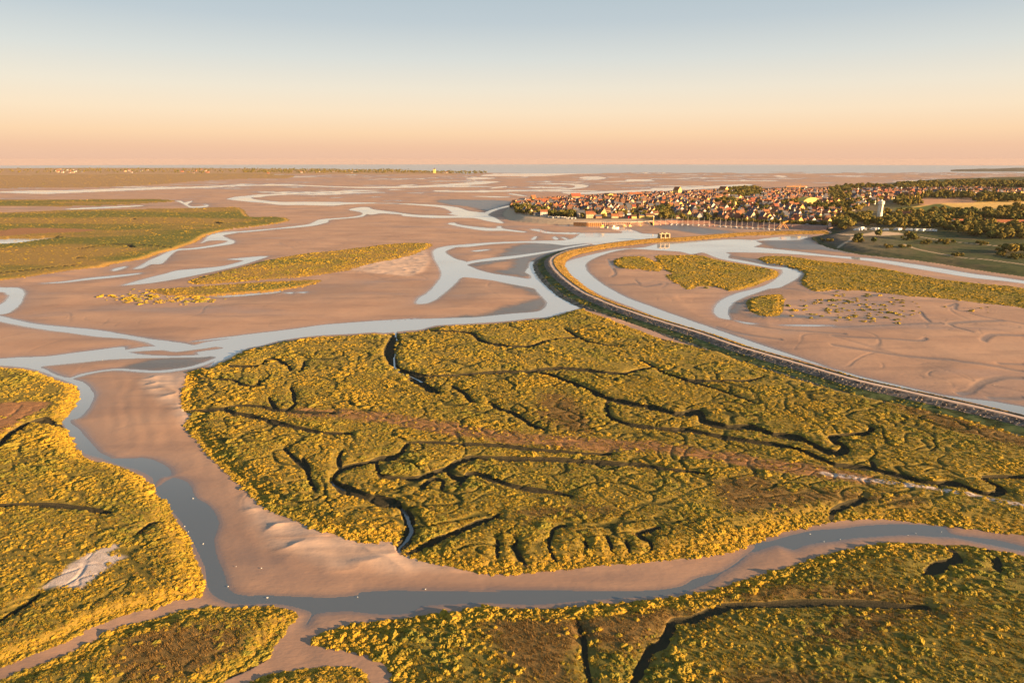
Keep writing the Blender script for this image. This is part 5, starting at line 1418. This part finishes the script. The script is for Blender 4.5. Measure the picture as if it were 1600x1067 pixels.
# pontoon that the yachts lie along, and the water of the marina channel
pt = [ground(*along(ROW1, t), .5) for t in np.linspace(0, 1, 12)]
r = empty('pontoon', (pt[0][0], pt[0][1], .45)); tag(r, 'long grey floating pontoon running beneath the moored yachts', 'pontoon')
for k in range(11):
    a, b = pt[k], pt[k + 1]
    ang = math.atan2(b[1] - a[1], b[0] - a[0])
    MB().box(0, math.dist(a, b) - .1, -1.1, 1.1, -.25, .15, ang, (a[0] - pt[0][0], a[1] - pt[0][1])).build('deck', METAL, r)
NB = 46
cols = ['white'] * 7 + ['cream'] * 3 + ['dark blue', 'red', 'green']
ybase = []
for k in range(NB):
    u, v = along(ROW1, (k + .5) / NB)
    side = (k % 2) * 2 - 1
    x, y = ground(u, v, .5)
    ybase.append((u, k, side, x + 0.0, y + side * 6.2))
for rank, (u, k, side, x, y) in enumerate(sorted(ybase)):
    hc = cols[int(rng.integers(0, len(cols)))]
    r = empty('sailing_yacht', (x, y, .28), math.radians(90 * side + float(rng.uniform(-8, 8)) - 10), float(rng.uniform(.82, 1.2)))
    tag(r, '%s hulled sailing yacht, %s mast along the pontoon from the quay pillar end' % (hc, ordinal(rank + 1)), 'yacht', 'sailing yachts moored along the pontoon')
    part('hull', yh, r, HULLS[hc]); part('cabin', yc, r); mo = part('mast', ym, r); part('boom', yb, mo)
LM.append(('moored yachts', 1120, 353))
# fishing boats off the quay
def fishing_boat(u, v, rz, s, hull, house, label):
    x, y = ground(u, v, 0)
    r = empty('fishing_boat', (x, y, -.35), math.radians(rz), s); tag(r, label, 'fishing boat')
    hb = part('hull', hull_mesh(12, 4.2, 2.1), r, HULLS[hull])
    wm_ = house
    MB().box(-4.2, -1.0, -1.4, 1.4, 2.0, 4.8).build('wheelhouse', wm_, r); MB().box(-4.4, -.7, -1.6, 1.6, 4.8, 5.05).build('wheelhouse_roof', deckm, r)
    MB().box(-1.0, -.94, -1.2, 1.2, 3.6, 4.5).build('window', GLASS, r)
    m_ = MB().bar((1.2, 0, 2), (1.2, 0, 9.5), .16, .1).build('mast', mastm, r)
    MB().bar((1.2, 0, 3.6), (5.4, 0, 7.4), .11, .08).build('derrick', mastm, r); MB().box(-5.8, -4.6, -1.2, 1.2, 2.0, 3.2).build('net_drum', om, r)
yel = flat_mat('yellow_boat_paint', (.62, .40, .05), .5)
fishing_boat(944, 356.2, 8, 1.15, 'cream', yel, 'yellow trawler afloat against the corner of the orange quay wall')
fishing_boat(961.5, 356.8, 6, 1.0, 'white', deckm, 'white fishing boat afloat right of the yellow trawler')
fishing_boat(976.5, 354.6, 4, .6, 'cream', yel, 'little yellow boat against the harbour wall below the red kiosk')
fishing_boat(984.5, 354.4, 40, .75, 'cream', yel, 'yellow workboat with raised wheelhouse below the red kiosk')
fishing_boat(1002.5, 354.4, 2, .62, 'cream', yel, 'yellow boat aground alone on the harbour mud')
# parked cars on the promenade
car_b = MB().add([(-2.1, -.85, .3), (2.1, -.85, .3), (2.1, .85, .3), (-2.1, .85, .3), (-2.1, -.85, .95), (2.1, -.85, .8), (2.1, .85, .8), (-2.1, .85, .95)], [(3, 2, 1, 0), (4, 5, 6, 7), (0, 1, 5, 4), (1, 2, 6, 5), (2, 3, 7, 6), (3, 0, 4, 7)]).mesh('body')
car_c = MB().add([(-1.7, -.75, .9), (1.0, -.75, .85), (1.0, .75, .85), (-1.7, .75, .9), (-1.2, -.62, 1.45), (.3, -.62, 1.45), (.3, .62, 1.45), (-1.2, .62, 1.45)], [(0, 1, 5, 4), (1, 2, 6, 5), (2, 3, 7, 6), (3, 0, 4, 7), (4, 5, 6, 7)]).mesh('cabin')
car_b.materials.append(white_p); car_c.materials.append(GLASS)
CARC = {'white': white_p, 'dark': flat_mat('dark_car_paint', (.03, .03, .04), .4), 'silver': flat_mat('silver_car_paint', (.5, .5, .52), .35), 'red': flat_mat('red_car_paint', (.4, .04, .03), .4)}
for k in range(16):
    u = 1040 + k * 14.5 + float(rng.uniform(-4, 4)); v = 344.8 + (u - 1040) / 250 * 8.2
    x, y, z = on_land(u, v)
    cn = list(CARC)[int(rng.integers(0, 4))]
    r = empty('parked_car', (x, y, 7.0 if u < 1270 else z), sgn_(float(rng.uniform(-20, 0)))); tag(r, '%s car parked on the marina promenade, %s car from the quay pillar' % (cn, ordinal(k + 1)), 'car', 'cars parked on the promenade')
    part('body', car_b, r, CARC[cn]); part('cabin', car_c, r)
    for wx in (-1.35, 1.35):
        for wy in (-.8, .8):
            o = part('wheel', wheel_me, r); o.location = (wx, wy, .3); o.scale = (.8, .8, .8)
# ------------------------------------------------------------------ the houses of the town
def in_poly(P, u, v):
    c = False
    n = len(P)
    for i in range(n):
        (a, b), (d, e) = P[i], P[i - 1]
        if (b > v) != (e > v) and u < (d - a) * (v - b) / (e - b) + a:
            c = not c
    return c
TOWN = [trace('p', (797, 321), (830, 315), (900, 312), (1000, 306), (1080, 303), (1130, 301), (1200, 300), (1300, 298), (1400, 297), (1450, 299), (1440, 304), (1420, 309), (1390, 313), (1360, 322), (1335, 332), (1318, 342), (1300, 351), (1285, 353), (1245, 351), (1180, 346), (1100, 342), (1060, 341.5), (1022, 341), (940, 341.5), (905, 341), (860, 338.5), (815, 336), (800, 328)),
        trace('p', (1450, 297), (1520, 296), (1600, 300), (1600, 303), (1555, 304), (1500, 303), (1445, 302)), trace('p', (1390, 304), (1440, 303), (1440, 309), (1395, 311)), trace('p', (1330, 301), (1345, 301), (1392, 306), (1390, 310), (1330, 309))]
GROVES = [(trace('p', (802, 326), (822, 325), (850, 329), (858, 336), (830, 337), (806, 335)), 8.0), (trace('p', (1018, 328), (1048, 327), (1056, 342), (1030, 343)), 8.5), (trace('c2', (500, 92), (720, 95), (740, 175), (600, 178), (400, 165)), 11), (trace('c2', (330, 195), (500, 205), (600, 235), (520, 270), (360, 265)), 10),
          (trace('c2', (680, 260), (820, 270), (800, 300), (700, 290)), 11), (trace('c2', (1120, 250), (1400, 240), (1420, 300), (1150, 290)), 12), (trace('p', (862, 335), (905, 336), (905, 341.2), (862, 339.5)), 8), (trace('c2', (1340, 95), (1520, 90), (1560, 250), (1500, 290), (1380, 270), (1330, 180)), 13), (trace('c2', (850, 230), (1060, 205), (1100, 240), (900, 260)), 12)]
HOUSES = []
ang = sgn_(17)
ca, sa = math.cos(ang), math.sin(ang)
hr = random.Random(21)
for i in range(-160, 160):
    for j in range(0, 140):
        a, b = i * 14.5, j * 17.0
        x, y = 500 + a * ca - b * sa, 1150 + a * sa + b * ca
        x += hr.uniform(-3.2, 3.2); y += hr.uniform(-3.2, 3.2)
        if not (1000 < y < 2500) or abs(x) > y: continue
        z = gz(x, y)
        u, v = pixel(x, y, z)
        reg = next((k for k, T in enumerate(TOWN) if in_poly(T, u, v)), None)
        if reg is None or (reg == 0 and u > 1300 and hr.random() < .35) or hr.random() < .12: continue
        if any(in_poly(G, u, v) and hr.random() < .9 for G, _ in GROVES): continue
        if not free(x, y, 7): continue
        HOUSES.append((x, y, z, u, v))
HOUSES.sort(key=lambda t: t[0] ** 2 + t[1] ** 2)
N_IND = 262
def side_of(u, v, lu, lv):
    du, dv = u - lu, v - lv
    if abs(du) >= abs(dv) * 2.2:
        return 'right of' if du > 0 else 'left of'
    return 'in front of' if dv > 0 else 'behind'
def place_words(items):
    """items: [(u, v, key)] -> {key: (ordinal, side, landmark)}, counted outwards from the nearest landmark"""
    bins, out = {}, {}
    for u, v, key in items:
        lw, lu, lv = min(LM, key=lambda l: (l[1] - u) ** 2 + (2.2 * (l[2] - v)) ** 2)
        bins.setdefault((lw, side_of(u, v, lu, lv)), []).append(((lu - u) ** 2 + (2.2 * (lv - v)) ** 2, key))
    for (lw, sd), L_ in bins.items():
        for k, (_, key) in enumerate(sorted(L_)):
            out[key] = (ordinal(k + 1), sd, lw)
    return out
words_ = place_words([(u, v, k) for k, (x, y, z, u, v) in enumerate(HOUSES[:N_IND])])
wk, rk = list(WALLC), list(ROOFC)
stuffP, stuffF, stuffM = [], [], []
dummy = {}
for k, (x, y, z, u, v) in enumerate(HOUSES):
    kind, hm = KINDS[hr.choices(range(6), (3, 2, 1.5, 3, 2, 1.5))[0]]
    wc = hr.choices(wk, (3.2, 2.2, 2.6, 3, 1.4))[0]
    rc = hr.choices(rk, (5, 1.5, 3.4, .7))[0]
    rz = ang + hr.choice((0, 0, -math.pi / 2, -math.pi / 2, -1.15)) + hr.uniform(-.2, .2)
    if k < N_IND:
        r = empty('house', (x, y, z), rz, hr.uniform(.88, 1.15))
        o_, sd, lw = words_[k]
        tag(r, '%s %s house, %s roof, %s %s the %s' % (kind, wc, rc, o_, sd, lw), 'house', 'houses of the town')
        part('wall', hm['wall'], r, WM[wc])
        rf = part('roof', hm['roof'], r, RM[rc])
        part('chimney', hm['chimney'], rf)
    else:
        c_, s_ = math.cos(rz), math.sin(rz)
        for key, mi in (('wall', wk.index(wc)), ('roof', 5 + rk.index(rc)), ('chimney', 9)):
            me = hm[key]
            n0 = len(stuffP)
            stuffP += [(x + p.co.x * c_ - p.co.y * s_, y + p.co.x * s_ + p.co.y * c_, z + p.co.z) for p in me.vertices]
            for f in me.polygons:
                stuffF.append(tuple(q + n0 for q in f.vertices)); stuffM.append(mi)
    BLOCKED.append((x, y, 6))
# low houses of the far shore on the left join the far roofs
for k in range(45):
    u = hr.choice((hr.uniform(80, 130), hr.uniform(180, 330), hr.uniform(380, 720))); v = hr.uniform(265, 271.5)
    x, y = ground(u, v, 5); z = gz(x, y)
    L_ = hr.uniform(10, 18)
    hm = KINDS[hr.choice((2, 3, 5))][1]
    sc = L_ / 11
    wi, ri = hr.choice((0, 4, 4, 2)), 5 + hr.choice((0, 1, 2, 3))
    for key, mi in (('wall', wi), ('roof', ri)):
        n0 = len(stuffP)
        stuffP += [(x + p.co.x * sc, y + p.co.y * sc, z + p.co.z * sc) for p in hm[key].vertices]
        for f in hm[key].polygons:
            stuffF.append(tuple(q + n0 for q in f.vertices)); stuffM.append(mi)
me = bpy.data.meshes.new('far_houses')
me.from_pydata(stuffP, [], stuffF)
for mm in [WM[k] for k in wk] + [RM[k] for k in rk] + [BRICK]: me.materials.append(mm)
me.polygons.foreach_set('material_index', stuffM)
me.update()
o = bpy.data.objects.new('far_houses', me); COL.objects.link(o)
tag(o, 'farther houses of the town and the far shore, too small to tell apart', 'houses', None, 'stuff')
print('houses', len(HOUSES))

# ------------------------------------------------------------------ trees
m = Mat('tree_leaves')
oi = m.node('ShaderNodeObjectInfo')
rnd = oi.outputs['Random']
nn = m.noise(.9, 4, rough=.7)
c = m.mix(rnd, (.045, .06, .018), (.14, .105, .022))
c = m.mix(m.ramp(nn, .35, .7), c, m.mix(rnd, (.08, .09, .024), (.21, .15, .032)))
m.set(c, .9, .08)
leaf_mat = m.m
bark = flat_mat('bark', (.09, .065, .045), .95)
def crown_mesh(seed, W, H, base, lobes, kind):
    R = np.random.default_rng(seed)
    V, F = [], []
    bv, bf = ico(1)
    def lump(c_, r_, sq=1.0):
        k = R.random() * 50
        d = 1 + .38 * perlin(bv[:, 0] * 1.9 + k, bv[:, 1] * 1.9 + bv[:, 2]) * 1.3 + R.normal(0, .14, len(bv))
        p = bv * d[:, None] * r_ * np.array([1, 1, sq]) + c_
        n0 = len(V)
        V.extend(p.tolist()); F.extend([tuple(i + n0 for i in f) for f in bf])
    for i in range(lobes):
        t = (i + .5) / lobes
        if kind == 'poplar':
            zz = base + (H - base) * t; rr = W / 2 * (math.sin(math.pi * min(1, .12 + .88 * t)) ** .6) * .55
            lump(np.array([R.normal(0, W * .12), R.normal(0, W * .12), zz]), rr + .35, 1.5)
        elif kind == 'conifer':
            zz = base + (H - base) * t; rr = W / 2 * (1.02 - t) + .25
            for q in range(3):
                a = R.random() * 6.28
                lump(np.array([math.cos(a) * rr * .5, math.sin(a) * rr * .5, zz]), rr * .62 + .15, .8)
        else:
            a = 2.399 * i + R.random() * .8
            ph = math.acos(1 - 1.35 * t)
            rr = W / 2 * .66
            c_ = np.array([math.cos(a) * math.sin(ph) * rr, math.sin(a) * math.sin(ph) * rr, base + (H - base) * (.42 + .36 * math.cos(ph))])
            lump(c_ + R.normal(0, W * .05, 3), W * R.uniform(.16, .27), .85)
    V0 = np.array(V)
    nl = 130
    pick = R.integers(0, len(V0), nl)
    for q in pick:                                 # loose sprays round the rim
        p = V0[q] + R.normal(0, .25, 3)
        d1, d2 = R.normal(0, .5, 3), R.normal(0, .5, 3)
        n0 = len(V)
        V.extend([(p - d1).tolist(), (p + d2).tolist(), (p + d1 * .6 + [0, 0, .5]).tolist()]); F.append((n0, n0 + 1, n0 + 2))
    me = bpy.data.meshes.new('crown'); me.from_pydata(V, [], F); me.update(); me.materials.append(leaf_mat)
    return me
def trunk_mesh(H, r_):
    mb = MB().bar((0, 0, -1), (.1, .05, H * .55), r_, r_ * .5, 7)
    for a in (0, 2.1, 4.2):
        mb.bar((.05, 0, H * .33), (math.cos(a) * H * .2, math.sin(a) * H * .2, H * .6), r_ * .45, r_ * .18, 5)
    me = mb.mesh('trunk'); me.materials.append(bark)
    return me
TREES = []
for k, (nm, word, W, H, base, lobes, kd) in enumerate([('broadleaf_tree', 'round broadleaf tree', 9, 10, 1.5, 20, 'round'), ('broadleaf_tree', 'spreading broadleaf tree', 12, 9.5, 1.2, 24, 'round'), ('broadleaf_tree', 'tall rounded broadleaf tree', 9.5, 13, 2, 22, 'round'),
                                                       ('poplar_tree', 'tall slim poplar', 5, 16, 1.5, 12, 'poplar'), ('conifer_tree', 'dark pointed conifer', 6, 12, 1.2, 7, 'conifer'), ('shrub', 'low rounded shrub', 5, 3.6, .2, 11, 'round')]):
    TREES.append((nm, word, crown_mesh(60 + k, W, H, base, lobes, kd), trunk_mesh(H, .16 + H * .016), W))
def tree(k, x, y, z, s, rz, label, group):
    nm, word, cm, tm, W = TREES[k]
    r = empty(nm, (x, y, z), rz, s)
    tag(r, label, 'shrub' if nm == 'shrub' else 'tree', group)
    part('trunk', tm, r); part('crown', cm, r)
    return r
SPOTS = []           # (x, y, z, u, v, kind)
tr_ = random.Random(33)
def plant(poly, sp, kinds, keep=1.0, wts=None):
    pts = [on_land(u, v)[:2] for u, v in poly]
    xs, ys = [p[0] for p in pts], [p[1] for p in pts]
    x = min(xs)
    while x < max(xs):
        y = min(ys)
        while y < max(ys):
            px, py = x + tr_.uniform(-.45, .45) * sp, y + tr_.uniform(-.45, .45) * sp
            if tr_.random() < keep and in_poly(pts, px, py) and free(px, py, 2.0):
                z = gz(px, py)
                SPOTS.append((px, py, z, *pixel(px, py, z), tr_.choices(kinds, wts)[0]))
            y += sp
        x += sp
plant(trace('c3', (0, 345), (120, 335), (280, 338), (450, 310), (600, 300), (900, 300), (1120, 305), (1390, 305), (1500, 270), (1600, 262), (1800, 265), (1800, 545), (1600, 560), (1500, 545), (1330, 545), (1230, 520), (1000, 500), (880, 455), (780, 445), (560, 440), (350, 438), (280, 425), (100, 420), (0, 425)), 12.5, [0, 1, 2, 3, 4], .84, [4, 3, 3, .5, .5])
plant(trace('p', (1290, 345), (1325, 335), (1330, 357), (1316, 360), (1296, 350)), 9, [0, 1, 2], .9)
plant(trace('c3', (480, 190), (690, 185), (690, 240), (560, 250), (440, 245), (430, 210)), 14, [0, 2, 3], .9)
plant(trace('c3', (690, 140), (1150, 150), (1150, 182), (690, 180)), 15, [0, 2, 3], .95, [3, 3, 1])
plant(trace('c3', (1200, 140), (1400, 150), (1600, 170), (1600, 208), (1150, 212)), 16, [0, 1, 2], .9)
plant(trace('c3', (-20, 70), (200, 62), (420, 75), (700, 62), (860, 70), (700, 105), (400, 110), (200, 90), (0, 140)), 17, [0, 2, 4], .75)
for G, sp in GROVES: plant(G, sp, [0, 1, 2, 4], .92, [3, 2, 2, .8])
n_front = len(SPOTS)
# rows along the marina front, single trees of the meadow
for k in range(52):
    u = 1066 + k * 4.35; v = 345.4 + (u - 1066) / 225 * 7.2 + tr_.uniform(-.3, .4)
    x, y, z = on_land(u, v); SPOTS.append((x, y, max(z, 6.4), u, v, tr_.choice((0, 0, 1))))
MEADOW = [(1340, 378.5, 0, 1.0), (1336, 379, 5, 1.6), (1365, 380, 0, .85), (1372, 372, 2, .62), (1417, 374, 2, .7), (1425, 376, 0, .6), (1430, 374.5, 5, 1.3), (1582, 397, 0, 1.25), (1572, 393, 1, 1.0), (1590, 390, 0, 1.2), (1562, 386, 5, 2.0), (1600, 396, 1, 1.3)]
for u, v, k, s in MEADOW:
    x, y, z = on_land(u, v); SPOTS.append((x, y, z, u, v, k))
for poly, n in ((trace('c7', (770, 190), (1040, 180), (1060, 210), (800, 212)), 26), (trace('c7', (1200, 198), (1300, 196), (1310, 222), (1210, 220)), 10), (trace('c7', (640, 155), (760, 160), (820, 175), (660, 180)), 8), (trace('c7', (250, 180), (340, 182), (330, 200), (260, 198)), 8), (trace('c7', (500, 220), (700, 230), (690, 250), (520, 240)), 10), (trace('c7', (1000, 275), (1140, 300), (1130, 320), (1020, 300)), 6), (trace('c7', (1390, 240), (1480, 280), (1600, 320), (1600, 335), (1450, 320), (1390, 290)), 18), (trace('c7', (0, 172), (110, 175), (100, 190), (0, 190)), 7)):
    P_ = poly
    us, vs_ = [p[0] for p in P_], [p[1] for p in P_]
    k = 0
    while k < n:
        u, v = tr_.uniform(min(us), max(us)), tr_.uniform(min(vs_), max(vs_))
        if in_poly(P_, u, v):
            x, y, z = on_land(u, v); SPOTS.append((x, y, z, u, v, 5)); k += 1
# garden trees between the houses
for i in range(1800):
    T = TOWN[0] if i % 9 else TOWN[1 + i % 3]
    us, vs_ = [p[0] for p in T], [p[1] for p in T]
    u, v = tr_.uniform(min(us), max(us)), tr_.uniform(min(vs_), max(vs_))
    if in_poly(T, u, v):
        x, y, z = on_land(u, v)
        if free(x, y, 1.0): SPOTS.append((x, y, z, u, v, tr_.choice((0, 0, 1, 4))))
SPOTS.sort(key=lambda t: t[0] ** 2 + t[1] ** 2)
seen = [t for t in SPOTS if -10 < t[3] < 1612]
N_TREE = 250
ind = seen[:N_TREE]
words_ = place_words([(t[3], t[4], k) for k, t in enumerate(ind)])
for k, (x, y, z, u, v, kd) in enumerate(ind):
    o_, sd, lw = words_[k]
    s = tr_.uniform(.75, 1.25)
    if kd == 5: s = tr_.uniform(.6, 1.1)
    if u < 1320 and v < 343: s *= .85
    if 1066 < u < 1292 and v < 354: s *= .62
    tree(kd, x, y, z - .1, s, tr_.uniform(0, 6.28), '%s, %s %s the %s' % (TREES[kd][1], o_, sd, lw), 'trees and shrubs of the shore')
tree_col = bpy.data.collections.new('tree_sources')
for k, (nm, word, cm, tm, W) in enumerate(TREES):
    tree_col.objects.link(hidden('wood_%s' % 'abcdef'[k], cm))
tree_ng = scatter_tree('tree_scatter', tree_col)
rest = [t for t in SPOTS if t not in set(ind)]
P = np.array([t[:3] for t in rest]); n = len(P)
s = rng.uniform(.75, 1.25, n) * np.array([.84 if t[3] < 1330 and t[4] > 304 else 1.0 for t in rest])
for nm, sel, lab in (('town_trees', np.ones(n, bool), 'trees of the farther town and hill, merging into woods'),):
    o = scatter(nm, P[sel], np.array([t[5] for t in rest])[sel], np.stack([s, s, s], 1)[sel], rng.random(n)[sel], tree_ng)
    tag(o, lab, 'trees')
# far woods: the low shore on the left, the hill crest on the right
P, sc = [], []
for k in range(2600):
    u = rng.uniform(-60, 760); v = rng.uniform(264.2, 271.2)
    if u > 640 and v < 267.5: continue
    dens = 1.0 if u > 380 else (.5 if 120 < u < 330 and v < 269 else .22)
    if rng.random() > dens: continue
    x, y = ground(u, v, 4); P.append((x, y, gz(x, y))); sc.append(rng.uniform(.6, 1.3))
for k in range(900):
    u = rng.uniform(1400, 1760); v = rng.uniform(286, 293.5) + max(0, 1520 - u) * .03
    x, y, z = on_land(u, v); P.append((x, y, z)); sc.append(rng.uniform(.9, 1.5))
sc = np.array(sc)
o = scatter('far_woods', np.array(P), rng.integers(0, 3, len(P)), np.stack([sc, sc, sc], 1), rng.random(len(P)), tree_ng)
tag(o, 'dark low woods along the horizon shore and hill crest', 'woods')
print('trees', len(SPOTS), 'far', len(P))
# church tower of the far shore
x, y = ground(679, 271, 5)
r = empty('shore_tower', (x, y, gz(x, y))); tag(r, 'tiny pale tower at the end of the far wooded shore', 'tower')
MB().box(-9, 9, -9, 9, -2, 30).build('shaft', WM['yellow'], r)
MB().add([(-10, -10, 30), (10, -10, 30), (10, 10, 30), (-10, 10, 30), (0, 0, 40)], [(0, 1, 4), (1, 2, 4), (2, 3, 4), (3, 0, 4), (3, 2, 1, 0)]).build('roof', RM['slate'], r)
# blue dunes beyond the bay on the right
P, F = [], []
us = np.linspace(1485, 2100, 70)
for k, u in enumerate(us):
    x, y = ground(u, 268.6, 0)
    t = min(1, k / 14)
    hh = (26 + 14 * perlin(np.array([k * .21]), np.array([2.2]))[0] + 5 * perlin(np.array([k * .9]), np.array([7.2]))[0]) * t ** .6
    for dy, hz in ((0, -2), (250, .45), (600, 1.0), (1100, .8), (1800, -.1)):
        P.append((x * (1 + dy / y), y + dy, hh * hz if hz > 0 else -2))
for k in range(len(us) - 1):
    for j in range(4):
        F.append((k * 5 + j, k * 5 + 5 + j, k * 5 + 6 + j, k * 5 + 1 + j))
o = mesh_np('dune_hills', np.array(P), np.array(F), flat_mat('dune_heath', (.06, .065, .05), .95, .3, .01), None, True); o['kind'] = 'structure'; tag(o, 'low dark dune hills on the right horizon', 'hills')

# ------------------------------------------------------------------ gulls resting on the flats
gull = {}
mb = MB().lathe([(.02, -.26), (.09, -.2), (.14, -.05), (.13, .1), (.08, .22), (.085, .28), (.05, .34), (.01, .36)], 8)
gb = [(z_, y_, x_ * .9 + .22) for x_, y_, z_ in mb.v]
gbody = MB().add(gb, mb.f).mesh('body')
gwing = MB().add([(.1, .12, .30), (-.15, .17, .26), (-.42, .06, .25), (-.1, .1, .18)], [(0, 1, 2, 3)]).add([(.1, -.12, .30), (-.15, -.17, .26), (-.42, -.06, .25), (-.1, -.1, .18)], [(3, 2, 1, 0)]).mesh('wings')
glegs = MB().bar((0, .05, 0), (0, .05, .14), .012, n=4).bar((0, -.05, 0), (0, -.05, .14), .012, n=4).mesh('legs')
gbody.materials.append(flat_mat('gull_white', (.8, .8, .78), .8, .02)); gwing.materials.append(flat_mat('gull_grey', (.45, .47, .5), .8)); glegs.materials.append(flat_mat('gull_leg', (.5, .35, .1)))
GULLS = [('m2', 985, 126), ('m2', 942, 268), ('m2', 962, 295), ('m2', 1036, 357), ('m2', 1204, 476), ('m2', 1333, 488), ('m2', 1360, 632), ('m2', 1163, 575), ('m4', 102, 745), ('m4', 135, 902), ('m4', 636, 898), ('m4', 1013, 856), ('m8', 385, 197), ('m8', 464, 240), ('m8', 556, 228), ('m8', 984, 192), ('m8', 940, 205), ('m8', 1132, 185), ('m8', 442, 152), ('m1', 570, 365), ('r2', 732, 803), ('r2', 1127, 820), ('r3', 715, 690), ('r3', 735, 545), ('r3', 605, 500)]
GW = {'m1': 'river mouth sand', 'm2': 'side channel mud', 'm4': 'sand bar below the creek', 'm8': 'eastern river bend edge', 'r2': 'bare basin mud', 'r3': 'bank by the main bend'}
cnt_ = {}
for cn, a, b in GULLS:
    (u, v), = trace(cn, (a, b))
    x, y = ground(u, v, .1)
    cnt_[cn] = cnt_.get(cn, 0) + 1
    r = empty('gull', (x, y, max(gz(x, y), 0) + .02), rng.uniform(0, 6.28), .62)
    tag(r, 'white gull on the %s, the %s one there' % (GW[cn], ordinal(cnt_[cn])), 'bird', 'gulls resting on the flats')
    part('body', gbody, r); part('wings', gwing, r); part('legs', glegs, r)

# ------------------------------------------------------------------ the air: thin even haze over bay and town
hm_ = bpy.data.materials.new('haze')
hm_.use_nodes = True
hn = hm_.node_tree
hn.nodes.clear()
ho = hn.nodes.new('ShaderNodeOutputMaterial')
hv = hn.nodes.new('ShaderNodeVolumePrincipled')
hv.inputs['Color'].default_value = (.56, .47, .45, 1)
hv.inputs['Density'].default_value = 1.7e-5
hv.inputs['Anisotropy'].default_value = 0.0
hn.links.new(hv.outputs[0], ho.inputs['Volume'])
o = MB().box(-20000, 20000, -3000, 17000, -4, 116).build('haze', hm_)
o['kind'] = 'stuff'
tag(o, 'thin pale morning haze over the whole bay', 'haze')
